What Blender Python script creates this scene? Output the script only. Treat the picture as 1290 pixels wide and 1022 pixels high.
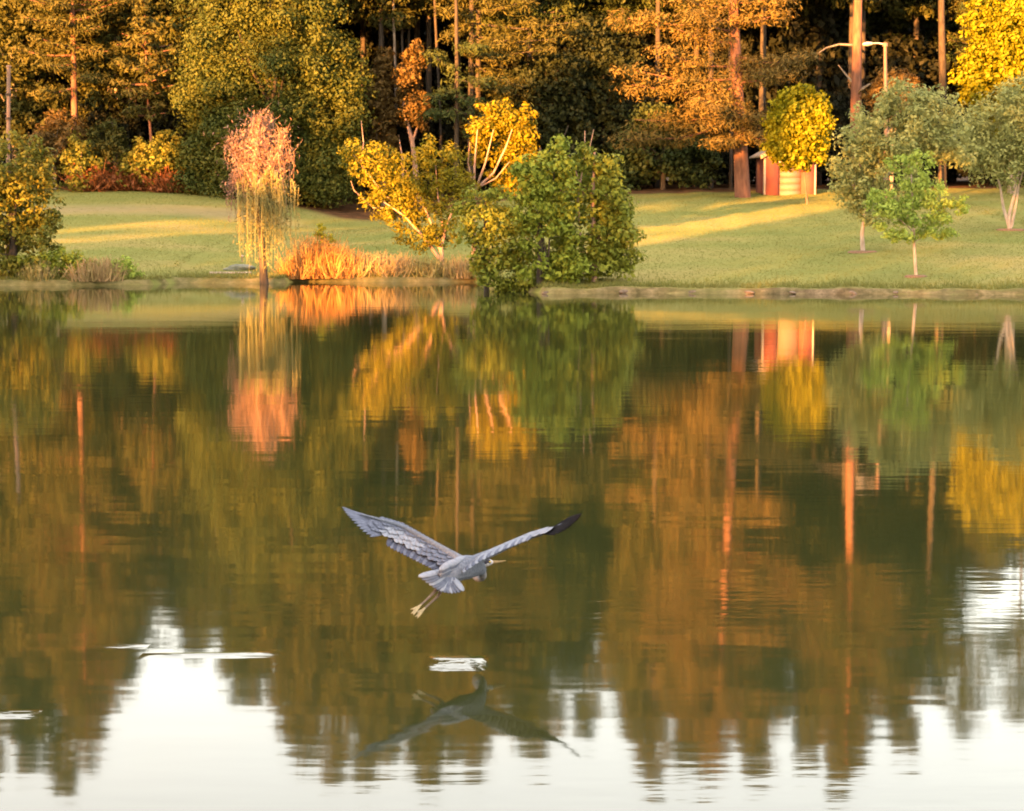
import bpy, bmesh, math, random
import numpy as np
from mathutils import Vector

for o in list(bpy.data.objects):
    bpy.data.objects.remove(o)
S = bpy.context.scene
COL = S.collection
RNG = np.random.default_rng(11)

# ------------------------------------------------------------------ camera
CAM_H = 3.07
F_PX = 2500.0                      # focal length in pixels of a 1290 px wide frame
PITCH = math.atan(236.0 / F_PX)    # looking slightly down over the pond
cam_d = bpy.data.cameras.new("camera")
cam_d.sensor_width = 36.0
cam_d.lens = 36.0 * F_PX / 1290.0
cam_d.clip_start = 0.1
cam_d.clip_end = 4000.0
cam = bpy.data.objects.new("camera", cam_d)
COL.objects.link(cam)
cam.location = (0, 0, CAM_H)
cam.rotation_euler = (math.pi / 2 - PITCH, 0, 0)
S.camera = cam

# ------------------------------------------------------------------ sky, sun, exposure
SUN_AZ = math.radians(28.0)        # the sun stands behind the camera, to the left
SUN_EL = math.radians(5.5)
SUN_DIR = np.array([-math.sin(SUN_AZ) * math.cos(SUN_EL), -math.cos(SUN_AZ) * math.cos(SUN_EL), math.sin(SUN_EL)])
world = bpy.data.worlds.new("World")
S.world = world
world.use_nodes = True
wn = world.node_tree.nodes
wl = world.node_tree.links
wn.clear()
wo = wn.new("ShaderNodeOutputWorld")
bg = wn.new("ShaderNodeBackground")
sky = wn.new("ShaderNodeTexSky")
sky.sky_type = 'NISHITA'
sky.sun_disc = False
sky.sun_elevation = SUN_EL
sky.sun_rotation = math.atan2(SUN_DIR[0], SUN_DIR[1])
sky.altitude = 100
sky.air_density = 1.0
sky.dust_density = 2.0
sky.ozone_density = 1.0
bg.inputs["Strength"].default_value = 0.115
# a thin pale evening cloud veil lies evenly over the clear sky
thin = wn.new("ShaderNodeMix"); thin.data_type = 'RGBA'; thin.blend_type = 'MULTIPLY'; thin.inputs[0].default_value = 1.0
thin.inputs[7].default_value = (.44, .42, .38, 1)
veil = wn.new("ShaderNodeMix"); veil.data_type = 'RGBA'; veil.blend_type = 'ADD'; veil.inputs[0].default_value = 1.0
veil.inputs[7].default_value = (1.66, 1.35, 1.18, 1)
wl.new(sky.outputs[0], thin.inputs[6]); wl.new(thin.outputs[2], veil.inputs[6])
wl.new(veil.outputs[2], bg.inputs[0])
wl.new(bg.outputs[0], wo.inputs[0])

sd = bpy.data.lights.new("sun", 'SUN')
sd.energy = 5.0
sd.angle = math.radians(0.5)
sd.color = (1.0, 0.39, 0.085)
sun = bpy.data.objects.new("sun", sd)
COL.objects.link(sun)
sun.rotation_euler = Vector(SUN_DIR).to_track_quat('Z', 'Y').to_euler()
sun.location = (-60, -120, 60)

S.view_settings.view_transform = 'Standard'
S.view_settings.look = 'None'
S.view_settings.exposure = 4.02
S.view_settings.gamma = 1.0
S.view_settings.use_curve_mapping = False
S.render.engine = 'CYCLES'
S.cycles.max_bounces = 6
S.cycles.diffuse_bounces = 3
S.cycles.glossy_bounces = 3
S.cycles.transmission_bounces = 3
S.cycles.use_denoising = True
S.cycles.sample_clamp_indirect = 8.0
S.cycles.filter_width = 1.9

# ------------------------------------------------------------------ geometry of the place
cp, sp = math.cos(PITCH), math.sin(PITCH)


def at(u, v, Y):
    """a real point Y metres out that is seen at (u, v) of the 1290 x 1022 photograph"""
    V = 511.0 - v
    dy = V * sp + F_PX * cp
    dz = V * cp - F_PX * sp
    return np.array([(u - 645.0) * Y / dy, Y, CAM_H + dz * Y / dy])


def m_per_px(Y):
    return Y / F_PX


_sx = np.array([-170, -140, -95, -55, -23.5, -16.6, -16.0, -11.0, -10.6, -1.8, 0.2, 1.3, 4, 10, 21, 45, 90, 130, 170.0])
_sy = np.array([-20, 30, 66, 82, 91, 91.2, 94, 94, 96, 96, 85, 80.6, 81.5, 80.8, 79.8, 76, 58, 30, -20.0])


def vnoise(x, y, seed=0):
    r = 0
    for i, (a, b, c) in enumerate(((1.0, .31, 1.3), (.37, 1.0, 2.1), (.71, -.83, .4), (-.9, .52, 4.4))):
        r = r + np.sin(x * a + y * b + c + seed * 1.7 + i)
    return r / 4


def shore(x):
    return np.interp(x, _sx, _sy) + .35 * vnoise(np.asarray(x) * 1.1, np.asarray(x) * .4)


def ground_z(x, y):
    x = np.asarray(x, float)
    y = np.asarray(y, float)
    sh = shore(x)
    s = y - sh
    far = np.maximum(s, 0)
    span = 151.0 - np.clip(sh, 60, 100)
    t = far / span
    rise = 5.05 * np.minimum(t, 1) + np.maximum(t - 1, 0) * 2.2
    rise = np.where(t > 1, 5.05 + 3.5 * (1 - np.exp(-(t - 1) * .9)), rise)
    rise = rise - 1.25 * np.exp(-((x + 10.5) / 7.5) ** 2) * np.clip((far - 12) / 26, 0, 1)
    rise = rise + 16 * np.clip((y - 215) / 110, 0, 1) ** 1.3
    bank = np.where(x > .5, .20 + .07 * vnoise(x * 2.3, x * 1.1, 5), .22) * np.clip((s + .12 * vnoise(x * 3.1, x, 6)) / .22, 0, 1)
    z_far = bank + rise + .10 * vnoise(x * .16, y * .13) * np.clip(far / 8, 0, 1) + .05 * vnoise(x * .5, y * .37, 2) * np.clip(far / 8, 0, 1)
    sn = 2.6 - y + .3 * vnoise(x * .8, x * .3)
    z_near = .2 * np.clip(sn / .5, 0, 1) + 1.35 * np.clip(sn / 6.0, 0, 1) + .5 * np.clip((sn - 20) / 40, 0, 1)
    depth = -np.minimum(1.0, .3 * np.minimum(np.abs(s), np.abs(sn)))
    return np.where(s > 0, z_far, np.where(sn > 0, z_near, depth))


def gnd(u, v, y0=70.0):
    """where the line of sight through (u, v) meets the far lawn"""
    Y = y0
    while Y < 240:
        p = at(u, v, Y)
        if p[2] <= float(ground_z(p[0], Y)):
            return np.array([p[0], Y, float(ground_z(p[0], Y))])
        Y += .15
    p = at(u, v, 152.0)
    p[2] = float(ground_z(p[0], 152.0))
    return p


def stand(u, Y):
    x = (u - 645.0) * Y / (F_PX * cp + (511 - 275) * sp)
    return np.array([x, Y, float(ground_z(x, Y))])


# ------------------------------------------------------------------ materials
MATS = {}


def new_mat(name):
    m = bpy.data.materials.new(name)
    m.use_nodes = True
    n = m.node_tree.nodes
    n.clear()
    out = n.new("ShaderNodeOutputMaterial")
    MATS[name] = m
    return m, n, m.node_tree.links, out


def ramp(n, cols, pos=None):
    r = n.new("ShaderNodeValToRGB")
    e = r.color_ramp.elements
    k = len(cols)
    pos = pos or [i / max(1, k - 1) for i in range(k)]
    while len(e) < k:
        e.new(.5)
    for i in range(k):
        e[i].position = pos[i]
        e[i].color = (*cols[i], 1)
    return r


def leaf_mat(name, cols, trans=.3, rough=.6, clump=.55, clump_cols=None):
    """foliage: every leaf its own tint, tints drift from spray to spray"""
    m, n, l, out = new_mat(name)
    geo = n.new("ShaderNodeNewGeometry")
    r = ramp(n, cols)
    l.new(geo.outputs["Random Per Island"], r.inputs[0])
    tc = n.new("ShaderNodeTexCoord")
    nz = n.new("ShaderNodeTexNoise")
    nz.inputs["Scale"].default_value = clump
    nz.inputs["Detail"].default_value = 2
    l.new(tc.outputs["Object"], nz.inputs["Vector"])
    r2 = ramp(n, clump_cols or [cols[0], cols[-1]], [.35, .65])
    l.new(nz.outputs["Fac"], r2.inputs[0])
    mx = n.new("ShaderNodeMix")
    mx.data_type = 'RGBA'
    mx.inputs[0].default_value = .45
    l.new(r.outputs[0], mx.inputs[6])
    l.new(r2.outputs[0], mx.inputs[7])
    b = n.new("ShaderNodeBsdfPrincipled")
    b.inputs["Roughness"].default_value = rough
    b.inputs["Specular IOR Level"].default_value = .1
    l.new(mx.outputs[2], b.inputs["Base Color"])
    t = n.new("ShaderNodeBsdfTranslucent")
    l.new(mx.outputs[2], t.inputs["Color"])
    ms = n.new("ShaderNodeMixShader")
    ms.inputs[0].default_value = trans
    l.new(b.outputs[0], ms.inputs[1])
    l.new(t.outputs[0], ms.inputs[2])
    l.new(ms.outputs[0], out.inputs[0])
    return m


def solid_mat(name, c1, c2, scale=6, rough=.85, stretch=(1, 1, 1), bump=0.0, spec=.3):
    m, n, l, out = new_mat(name)
    tc = n.new("ShaderNodeTexCoord")
    mp = n.new("ShaderNodeMapping")
    mp.inputs["Scale"].default_value = stretch
    nz = n.new("ShaderNodeTexNoise")
    nz.inputs["Scale"].default_value = scale
    nz.inputs["Detail"].default_value = 5
    l.new(tc.outputs["Object"], mp.inputs[0])
    l.new(mp.outputs[0], nz.inputs["Vector"])
    r = ramp(n, [c1, c2], [.35, .65])
    l.new(nz.outputs["Fac"], r.inputs[0])
    b = n.new("ShaderNodeBsdfPrincipled")
    b.inputs["Roughness"].default_value = rough
    b.inputs["Specular IOR Level"].default_value = spec
    l.new(r.outputs[0], b.inputs["Base Color"])
    if bump:
        bp = n.new("ShaderNodeBump")
        bp.inputs["Distance"].default_value = bump
        l.new(nz.outputs["Fac"], bp.inputs["Height"])
        l.new(bp.outputs[0], b.inputs["Normal"])
    l.new(b.outputs[0], out.inputs[0])
    return m


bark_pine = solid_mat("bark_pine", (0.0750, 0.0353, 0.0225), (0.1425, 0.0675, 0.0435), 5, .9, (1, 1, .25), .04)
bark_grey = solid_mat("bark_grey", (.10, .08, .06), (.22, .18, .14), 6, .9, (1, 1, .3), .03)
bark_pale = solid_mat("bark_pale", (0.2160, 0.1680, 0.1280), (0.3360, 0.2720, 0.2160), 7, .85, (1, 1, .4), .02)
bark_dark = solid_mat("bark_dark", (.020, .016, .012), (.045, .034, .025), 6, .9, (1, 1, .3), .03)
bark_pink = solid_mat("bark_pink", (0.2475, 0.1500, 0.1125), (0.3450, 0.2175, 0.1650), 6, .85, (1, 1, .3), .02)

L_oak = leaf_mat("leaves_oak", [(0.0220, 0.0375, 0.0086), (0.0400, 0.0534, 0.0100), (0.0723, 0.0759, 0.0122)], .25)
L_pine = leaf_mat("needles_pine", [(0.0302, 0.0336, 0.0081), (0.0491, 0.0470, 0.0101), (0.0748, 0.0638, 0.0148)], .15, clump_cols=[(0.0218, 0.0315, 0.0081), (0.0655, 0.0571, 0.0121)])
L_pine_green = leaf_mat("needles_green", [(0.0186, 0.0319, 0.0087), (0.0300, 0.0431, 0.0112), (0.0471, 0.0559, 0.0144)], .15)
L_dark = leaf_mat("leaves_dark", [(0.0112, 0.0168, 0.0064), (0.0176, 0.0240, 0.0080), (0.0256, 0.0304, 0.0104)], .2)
L_deep_shade = leaf_mat("leaves_deep_shade", [(0.0049, 0.0070, 0.0035), (0.0077, 0.0098, 0.0042), (0.0126, 0.0126, 0.0056)], .15)  # shade of the deep woods put into a near-black leaf colour
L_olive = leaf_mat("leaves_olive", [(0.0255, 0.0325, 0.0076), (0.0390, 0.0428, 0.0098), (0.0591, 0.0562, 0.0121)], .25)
L_brown = leaf_mat("leaves_brown", [(0.0675, 0.0440, 0.0144), (0.0975, 0.0600, 0.0176), (0.1200, 0.0800, 0.0240)], .25)
L_yellow = leaf_mat("leaves_yellow", [(0.1066, 0.0869, 0.0033), (0.1465, 0.1172, 0.0040), (0.1865, 0.1512, 0.0054)], .3, clump_cols=[(0.0866, 0.0869, 0.0048), (0.1665, 0.1247, 0.0033)])
L_lemon = leaf_mat("leaves_lemon", [(0.1012, 0.1038, 0.0035), (0.1364, 0.1364, 0.0044), (0.1760, 0.1716, 0.0053)], .3, clump_cols=[(0.0880, 0.0950, 0.0044), (0.1584, 0.1496, 0.0035)], clump=2.2)
L_gold = leaf_mat("needles_gold", [(.050, .042, .011), (.085, .064, .016), (.125, .085, .024)], .15, clump_cols=[(.038, .038, .010), (.12, .078, .018)])
L_sapling_lit = leaf_mat("leaves_sapling_lit", [(.24, .22, .015), (.32, .28, .018), (.38, .33, .03)], .4)  # yellow leaf colour brightened to look sunlit inside the willow's shadow
L_willowy = leaf_mat("leaves_willow_yellow", [(0.0900, 0.0946, 0.0088), (0.1350, 0.1247, 0.0080), (0.1800, 0.1548, 0.0096)], .3, clump_cols=[(0.0675, 0.0860, 0.0112), (0.1650, 0.1333, 0.0072)])
L_green = leaf_mat("leaves_green", [(.10, .14, .018), (.14, .185, .022), (.19, .225, .028)], .3)
L_bush = leaf_mat("leaves_bush", [(0.0825, 0.1122, 0.0154), (0.1320, 0.1586, 0.0198), (0.1980, 0.2074, 0.0264)], .28)
L_sage = leaf_mat("leaves_sage", [(.17, .20, .07), (.23, .25, .085), (.29, .29, .10)], .35)
L_fresh = leaf_mat("leaves_fresh", [(.17, .245, .042), (.23, .31, .052), (.29, .35, .065)], .32)
L_mixed = leaf_mat("leaves_edge", [(0.0562, 0.0748, 0.0119), (0.0975, 0.1062, 0.0170), (0.1725, 0.1445, 0.0187)], .28)
L_strand = leaf_mat("leaves_strand", [(0.1445, 0.1518, 0.0495), (0.2040, 0.1932, 0.0630), (0.2550, 0.2116, 0.0900)], .3)
L_twig = leaf_mat("leaves_twig", [(0.1698, 0.0969, 0.0663), (0.2264, 0.1292, 0.0895), (0.2642, 0.1615, 0.1127)], .2)
L_reed_o = leaf_mat("reed_orange", [(0.2652, 0.1200, 0.0320), (0.3276, 0.1600, 0.0440), (0.3900, 0.2240, 0.0720)], .25, clump=1.2)
L_reed_p = leaf_mat("reed_straw", [(0.2550, 0.1700, 0.0850), (0.3230, 0.2210, 0.1190), (0.2210, 0.1870, 0.0680)], .25, clump=1.2)
L_reed_g = leaf_mat("reed_green", [(.14, .14, .04), (.20, .18, .06), (.26, .20, .09)], .25, clump=1.2)
L_rust = leaf_mat("leaves_rust", [(0.1360, 0.0467, 0.0187), (0.1870, 0.0723, 0.0255), (0.1020, 0.0425, 0.0170)], .2)
L_grass = leaf_mat("grass_blades", [(.128, .140, .036), (.146, .152, .042), (.168, .162, .048)], .5, clump=.4)


# ------------------------------------------------------------------ mesh helpers
class MB:
    """collects quads, links them as one mesh object"""

    def __init__(self):
        self.V, self.F, self.n = [], [], 0

    def add(self, V, F):
        V = np.asarray(V, float).reshape(-1, 3)
        F = np.asarray(F, int).reshape(-1, 4)
        self.V.append(V)
        self.F.append(F + self.n)
        self.n += len(V)

    def tube(self, P, R, k=7, cap=True):
        P = np.asarray(P, float)
        R = np.asarray(R, float)
        n = len(P)
        T = np.gradient(P, axis=0)
        T /= np.linalg.norm(T, axis=1)[:, None] + 1e-9
        ref = np.array([0.0, 1, 0]) if abs(T[0][1]) < .85 else np.array([1.0, 0, 0])
        A = np.cross(T, ref)
        A /= np.linalg.norm(A, axis=1)[:, None] + 1e-9
        B = np.cross(T, A)
        a = np.arange(k) * 2 * math.pi / k
        V = P[:, None, :] + R[:, None, None] * (A[:, None, :] * np.cos(a)[None, :, None] + B[:, None, :] * np.sin(a)[None, :, None])
        i, j = np.meshgrid(np.arange(n - 1), np.arange(k), indexing='ij')
        q = np.stack([i * k + j, i * k + (j + 1) % k, (i + 1) * k + (j + 1) % k, (i + 1) * k + j], -1).reshape(-1, 4)
        self.add(V.reshape(-1, 3), q)
        return self

    def box(self, c, s, rz=0.0):
        x, y, z = np.array(s) / 2.0
        v = np.array([(-x, -y, -z), (x, -y, -z), (x, y, -z), (-x, y, -z), (-x, -y, z), (x, -y, z), (x, y, z), (-x, y, z)])
        ca, sa = math.cos(rz), math.sin(rz)
        v = np.stack([v[:, 0] * ca - v[:, 1] * sa, v[:, 0] * sa + v[:, 1] * ca, v[:, 2]], 1)
        self.add(v + np.array(c), [(0, 3, 2, 1), (4, 5, 6, 7), (0, 1, 5, 4), (1, 2, 6, 5), (2, 3, 7, 6), (3, 0, 4, 7)])
        return self

    def leaves(self, P, N, L, W, rng, along=None, spread=1.0):
        n = len(P)
        if n == 0:
            return self
        N = N / (np.linalg.norm(N, axis=1)[:, None] + 1e-9)
        T = rng.normal(size=(n, 3)) * spread
        if along is not None:
            T = T + along
        T -= N * np.sum(T * N, 1)[:, None]
        T /= np.linalg.norm(T, axis=1)[:, None] + 1e-9
        B = np.cross(N, T)
        s = rng.uniform(.45, 1.5, (n, 1))
        L_, W_ = L * s, W * s
        V = np.stack([P - T * L_ / 2, P + B * W_ / 2 + N * W_ * .18, P + T * L_ / 2, P - B * W_ / 2 + N * W_ * .18], 1)
        self.add(V.reshape(-1, 3), np.arange(n * 4).reshape(-1, 4))
        return self

    def strips(self, A, Bp, W, rng, bend=.0, seg=2):
        """thin hanging / standing blades from A to Bp"""
        n = len(A)
        d = Bp - A
        side = np.cross(d, rng.normal(size=(n, 3)))
        side /= np.linalg.norm(side, axis=1)[:, None] + 1e-9
        off = rng.normal(size=(n, 3)) * bend * np.linalg.norm(d, axis=1)[:, None]
        rows = []
        for i in range(seg + 1):
            t = i / seg
            c = A + d * t + off * math.sin(math.pi * t) + off * t * t
            w = W * (1 - .75 * t)
            rows += [c - side * w / 2, c + side * w / 2]
        V = np.stack(rows, 1)
        k = 2 * (seg + 1)
        base = (np.arange(n) * k)[:, None]
        F = np.concatenate([base + np.array([[2 * i, 2 * i + 1, 2 * i + 3, 2 * i + 2]]) for i in range(seg)], 0)
        self.add(V.reshape(-1, 3), F)
        return self

    def mesh(self, name, mat, smooth=False):
        V = np.concatenate(self.V)
        F = np.concatenate(self.F)
        me = bpy.data.meshes.new(name)
        me.vertices.add(len(V))
        me.vertices.foreach_set("co", V.astype(np.float32).ravel())
        me.loops.add(F.size)
        me.loops.foreach_set("vertex_index", F.astype(np.int32).ravel())
        me.polygons.add(len(F))
        me.polygons.foreach_set("loop_start", (np.arange(len(F)) * 4).astype(np.int32))
        me.polygons.foreach_set("loop_total", np.full(len(F), 4, np.int32))
        if smooth:
            me.polygons.foreach_set("use_smooth", np.ones(len(F), bool))
        me.update(calc_edges=True)
        if mat:
            me.materials.append(mat)
        return me

    def build(self, name, mat, parent=None, smooth=False, loc=None):
        o = bpy.data.objects.new(name, self.mesh(name, mat, smooth))
        COL.objects.link(o)
        if parent is not None:
            o.parent = parent
        if loc is not None:
            o.location = loc
        return o


def tag(o, label=None, cat=None, group=None, kind=None):
    if label:
        o["label"] = label
    if cat:
        o["category"] = cat
    if group:
        o["group"] = group
    if kind:
        o["kind"] = kind
    return o


def thing(name, loc, label, cat, group=None, rz=0.0):
    o = bpy.data.objects.new(name, None)
    o.empty_display_size = .3
    COL.objects.link(o)
    o.location = loc
    o.rotation_euler = (0, 0, rz)
    return tag(o, label, cat, group)


def copy_tree(root, loc, rz=0.0, sc=(1, 1, 1), label=None):
    r = root.copy()
    COL.objects.link(r)
    r.location = loc
    r.rotation_euler = (0, 0, rz)
    r.scale = sc
    if label:
        r["label"] = label
    for ch in root.children:
        c = ch.copy()
        COL.objects.link(c)
        c.parent = r
    return r


def unit(rng, n):
    d = rng.normal(size=(n, 3))
    return d / np.linalg.norm(d, axis=1)[:, None]


def clump_leaves(mb, C, R, k, L, W, rng, up=.35, jit=.45):
    """k leaves round each clump centre C with radii R"""
    m = len(C)
    Cr = np.repeat(C, k, 0)
    Rr = np.repeat(R, k, 0)
    d = unit(rng, m * k)
    rad = rng.uniform(0, 1, (m * k, 1)) ** .45
    P = Cr + d * Rr * rad
    N = d + rng.normal(size=d.shape) * jit + np.array([0, 0, up])
    mb.leaves(P, N, L, W, rng)


def lobe_clumps(lobes, density, cr, rng, zmin=None):
    """lobes: (centre, radii) ellipsoids -> clump centres in their outer shells"""
    out = []
    for c, r in lobes:
        r = np.array(r, float)
        area = 4 * math.pi * ((r[0] * r[1]) ** 1.6 + (r[0] * r[2]) ** 1.6 + (r[1] * r[2]) ** 1.6) ** (1 / 1.6) / 3 ** (1 / 1.6)
        n = max(4, int(area * density))
        d = unit(rng, n)
        out.append(np.array(c) + d * r * rng.uniform(.45, 1.14, (n, 1)) ** .7)
    C = np.concatenate(out)
    if zmin is not None:
        C = C[C[:, 2] > zmin]
    R = cr * rng.uniform(.7, 1.35, (len(C), 1)) * np.array([[1, 1, .75]])
    return C, R


def path_px(pts, Y, base, dy=None):
    P = np.array([at(u, v, Y) for u, v in pts])
    if dy is not None:
        P[:, 1] += np.array(dy)
    return P - np.array(base)


def broad_tree(name, label, cat, base, lobes_px, leaf, bark=bark_grey, trunk_px=None, trunk_r=.25, limbs_px=(), density=1.5,
               cr=.7, k=42, L=.30, W=.17, depth=.8, seed=1, group=None, jit=.45, crown_name="crown", zmin=.15):
    """tree whose crown lobes are given as (u, v, ru, rv[, dY]) at its own depth"""
    rng = np.random.default_rng(seed)
    Y = base[1]
    t = thing(name, base, label, cat, group)
    mp = m_per_px(Y)
    lobes = []
    for lb in lobes_px:
        c = at(lb[0], lb[1], Y) - base
        if len(lb) > 4:
            c[1] += lb[4]
        lobes.append((c, (lb[2] * mp, max(lb[2], lb[3] * .8) * mp * depth, lb[3] * mp)))
    C, R = lobe_clumps(lobes, density, cr, rng, zmin)
    mb = MB()
    clump_leaves(mb, C, R, k, L, W, rng, jit=jit)
    top = max(c[2] for c, r in lobes)
    if trunk_px is None:
        trunk_px = [(lobes_px[0][0], None)]
        P = np.array([[0, 0, -.3], [0.03, 0, top * .3], [-.05, 0.05, top * .65], [0.02, 0, top]])
    else:
        P = path_px(trunk_px, Y, base)
        P = np.vstack([[P[0][0], P[0][1], min(P[0][2], 0) - .3], P])
    r = trunk_r * np.linspace(1.15, .35, len(P))
    MB().tube(P, r, 8).build("trunk", bark, t, True)
    for lp in limbs_px:
        pts, r0 = lp[0], lp[1]
        P2 = path_px(pts, Y, base, np.linspace(0, lp[2] if len(lp) > 2 else 0, len(pts)))
        MB().tube(P2, r0 * np.linspace(1, .3, len(P2)), 6).build("branch", bark, t, True)
    if not limbs_px:
        pick = rng.choice(len(C), min(9, len(C)), replace=False)
        for i in pick:
            e = C[i]
            s = np.array([0, 0, max(.4, min(e[2] * .55, top * .8))])
            mid = (s + e) / 2 + np.array([0, 0, -.1 * np.linalg.norm(e - s)])
            MB().tube([s, mid, e], trunk_r * np.array([.45, .3, .1]), 5).build("branch", bark, t, True)
    mb.build(crown_name, leaf, t)
    return t


def pine_crown(mb, twig, rng, branches, k=40, L=.5, W=.13, scale=1.0):
    """branches: (start, end, n_clumps, clump scale); flat plumes of needles along each"""
    for s, e, nc, cs in branches:
        s, e = np.array(s, float), np.array(e, float)
        ln = np.linalg.norm(e - s)
        mid = (s + e) / 2 + np.array([0, 0, -.06 * ln])
        if twig is not None:
            twig.tube([s, mid, e], np.array([.10, .07, .025]) * scale, 5)
        t = rng.uniform(.12, 1.05, nc)[:, None]
        C = s * (1 - t) ** 2 + 2 * mid * t * (1 - t) + e * t ** 2
        C = C + rng.normal(size=C.shape) * np.array([.16, .16, .06]) * ln * .55
        R = cs * rng.uniform(.75, 1.45, (nc, 1)) * np.array([[1.1, 1.1, .46]])
        m = len(C)
        d = unit(rng, m * k)
        P = np.repeat(C, k, 0) + d * np.repeat(R, k, 0) * rng.uniform(.15, 1, (m * k, 1)) ** .5
        N = d * 1.0 + rng.normal(size=d.shape) * .38 + np.array([0, -.1, .55])
        mb.leaves(P, N, L, W, rng, along=d * 1.2 + np.array([0, 0, .35]))


def auto_branches(rng, H, start, Lmax, step=.9, per=3, lean=(0, 0), cs=.9, rise=.1, shape=2.4):
    br = []
    h = start
    while h < H:
        t = (h - start) / max(.1, H - start)
        ln = Lmax * (1 - t ** shape) * (.55 + .45 * min(1, t * 5)) + .5
        for _ in range(per):
            a = rng.uniform(0, 2 * math.pi)
            l2 = ln * rng.uniform(.55, 1.15)
            x0 = lean[0] * h / H
            y0 = lean[1] * h / H
            hh = h + rng.uniform(-.4, .4)
            br.append(((x0, y0, hh), (x0 + math.cos(a) * l2, y0 + math.sin(a) * l2, hh + l2 * rng.uniform(rise - .2, rise + .2)), max(2, int(l2 * 1.6)), cs * (.75 + .35 * (1 - t))))
        h += step * rng.uniform(.7, 1.3)
    return br


def pine_tree(name, label, base, H, r, start, Lmax, leaf, bark=bark_pine, seed=3, lean=(0, 0), extra=(), group=None, cat="tree", k=48, L=.40, W=.09, step=.9, per=3, cs=.95, branch_parts=(), ex_s=1.0):
    rng = np.random.default_rng(seed)
    t = thing(name, base, label, cat, group)
    hs = np.linspace(0, 1, 9)
    P = np.stack([lean[0] * hs + .06 * np.sin(hs * 7 + seed), lean[1] * hs, -.3 + (H + .3) * hs], 1)
    MB().tube(P, r * (1.08 - .88 * hs ** .75), 10).build("trunk", bark, t, True)
    mb, tw = MB(), MB()
    br = list(extra) + auto_branches(rng, H, start, Lmax, step, per, lean, cs)
    br = [(a_, e_, int(n_ * 1.35) if j_ < len(extra) else n_, c_ * (ex_s if j_ < len(extra) else 1)) for j_, (a_, e_, n_, c_) in enumerate(br)]
    pine_crown(mb, tw, rng, br, k, L, W)
    mb.build("crown", leaf, t)
    tag(tw.build("branches", bark, t, True), kind="stuff")
    for P2, r2 in branch_parts:
        MB().tube(P2, r2 * np.linspace(1, .35, len(P2)), 6).build("branch", bark_grey, t, True)
    return t


# ================================================================== THE SETTING
# ---- ground: one sheet with the pond basin, lawn, forest floor
def axis(parts):
    a = []
    for lo, hi, st in parts:
        a += list(np.arange(lo, hi, st))
    return np.array(a + [parts[-1][1]])


gx = axis([(-600, -180, 30), (-180, -60, 5), (-60, -28, 1.2), (-28, 28, .45), (28, 60, 1.2), (60, 180, 5), (180, 600, 30)])
gy = axis([(-220, -20, 10), (-20, 1, 1.5), (1, 5, .4), (5, 60, 6), (60, 76, 1.5), (76, 100, .28), (100, 160, .8), (160, 220, 4), (220, 900, 40)])
GX, GY = np.meshgrid(gx, gy, indexing='ij')
GZ = ground_z(GX, GY)
nx, ny = GX.shape
ii, jj = np.meshgrid(np.arange(nx - 1), np.arange(ny - 1), indexing='ij')
q = np.stack([ii * ny + jj, (ii + 1) * ny + jj, (ii + 1) * ny + jj + 1, ii * ny + jj + 1], -1).reshape(-1, 4)
gm = MB()
gm.add(np.stack([GX, GY, GZ], -1).reshape(-1, 3), q)

m, n, l, out = new_mat("ground_lawn")
at_w = n.new("ShaderNodeAttribute"); at_w.attribute_name = "wood"
at_b = n.new("ShaderNodeAttribute"); at_b.attribute_name = "bank"
at_p = n.new("ShaderNodeAttribute"); at_p.attribute_name = "path"
tc = n.new("ShaderNodeTexCoord")
mp1 = n.new("ShaderNodeMapping"); mp1.inputs["Scale"].default_value = (.10, .16, .1)
nz1 = n.new("ShaderNodeTexNoise"); nz1.inputs["Scale"].default_value = 1.0; nz1.inputs["Detail"].default_value = 4
l.new(tc.outputs["Object"], mp1.inputs[0]); l.new(mp1.outputs[0], nz1.inputs["Vector"])
r1 = ramp(n, [(.115, .132, .036), (.146, .150, .044), (.190, .166, .058)], [.32, .5, .68])
l.new(nz1.outputs["Fac"], r1.inputs[0])
nz2 = n.new("ShaderNodeTexNoise"); nz2.inputs["Scale"].default_value = 2.2; nz2.inputs["Detail"].default_value = 6; nz2.inputs["Roughness"].default_value = .7
l.new(tc.outputs["Object"], nz2.inputs["Vector"])
r2 = ramp(n, [(.90, .90, .88), (1.1, 1.1, 1.12)], [.3, .7])
l.new(nz2.outputs["Fac"], r2.inputs[0])
mul = n.new("ShaderNodeMix"); mul.data_type = 'RGBA'; mul.blend_type = 'MULTIPLY'; mul.inputs[0].default_value = 1
l.new(r1.outputs[0], mul.inputs[6]); l.new(r2.outputs[0], mul.inputs[7])
nz3 = n.new("ShaderNodeTexNoise"); nz3.inputs["Scale"].default_value = 1.3; nz3.inputs["Detail"].default_value = 6
l.new(tc.outputs["Object"], nz3.inputs["Vector"])
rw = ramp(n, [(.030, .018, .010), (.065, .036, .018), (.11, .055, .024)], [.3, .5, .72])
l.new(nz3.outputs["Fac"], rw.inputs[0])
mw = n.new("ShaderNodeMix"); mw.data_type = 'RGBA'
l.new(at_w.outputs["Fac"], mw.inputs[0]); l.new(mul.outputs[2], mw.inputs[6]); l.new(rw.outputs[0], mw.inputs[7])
rp = ramp(n, [(.17, .115, .075), (.23, .16, .11)], [.3, .7])
l.new(nz3.outputs["Fac"], rp.inputs[0])
mpth = n.new("ShaderNodeMix"); mpth.data_type = 'RGBA'
l.new(at_p.outputs["Fac"], mpth.inputs[0]); l.new(mw.outputs[2], mpth.inputs[6]); l.new(rp.outputs[0], mpth.inputs[7])
rb = ramp(n, [(.030, .022, .012), (.085, .062, .034), (.19, .14, .085)], [.3, .5, .72])
l.new(nz2.outputs["Fac"], rb.inputs[0])
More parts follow.
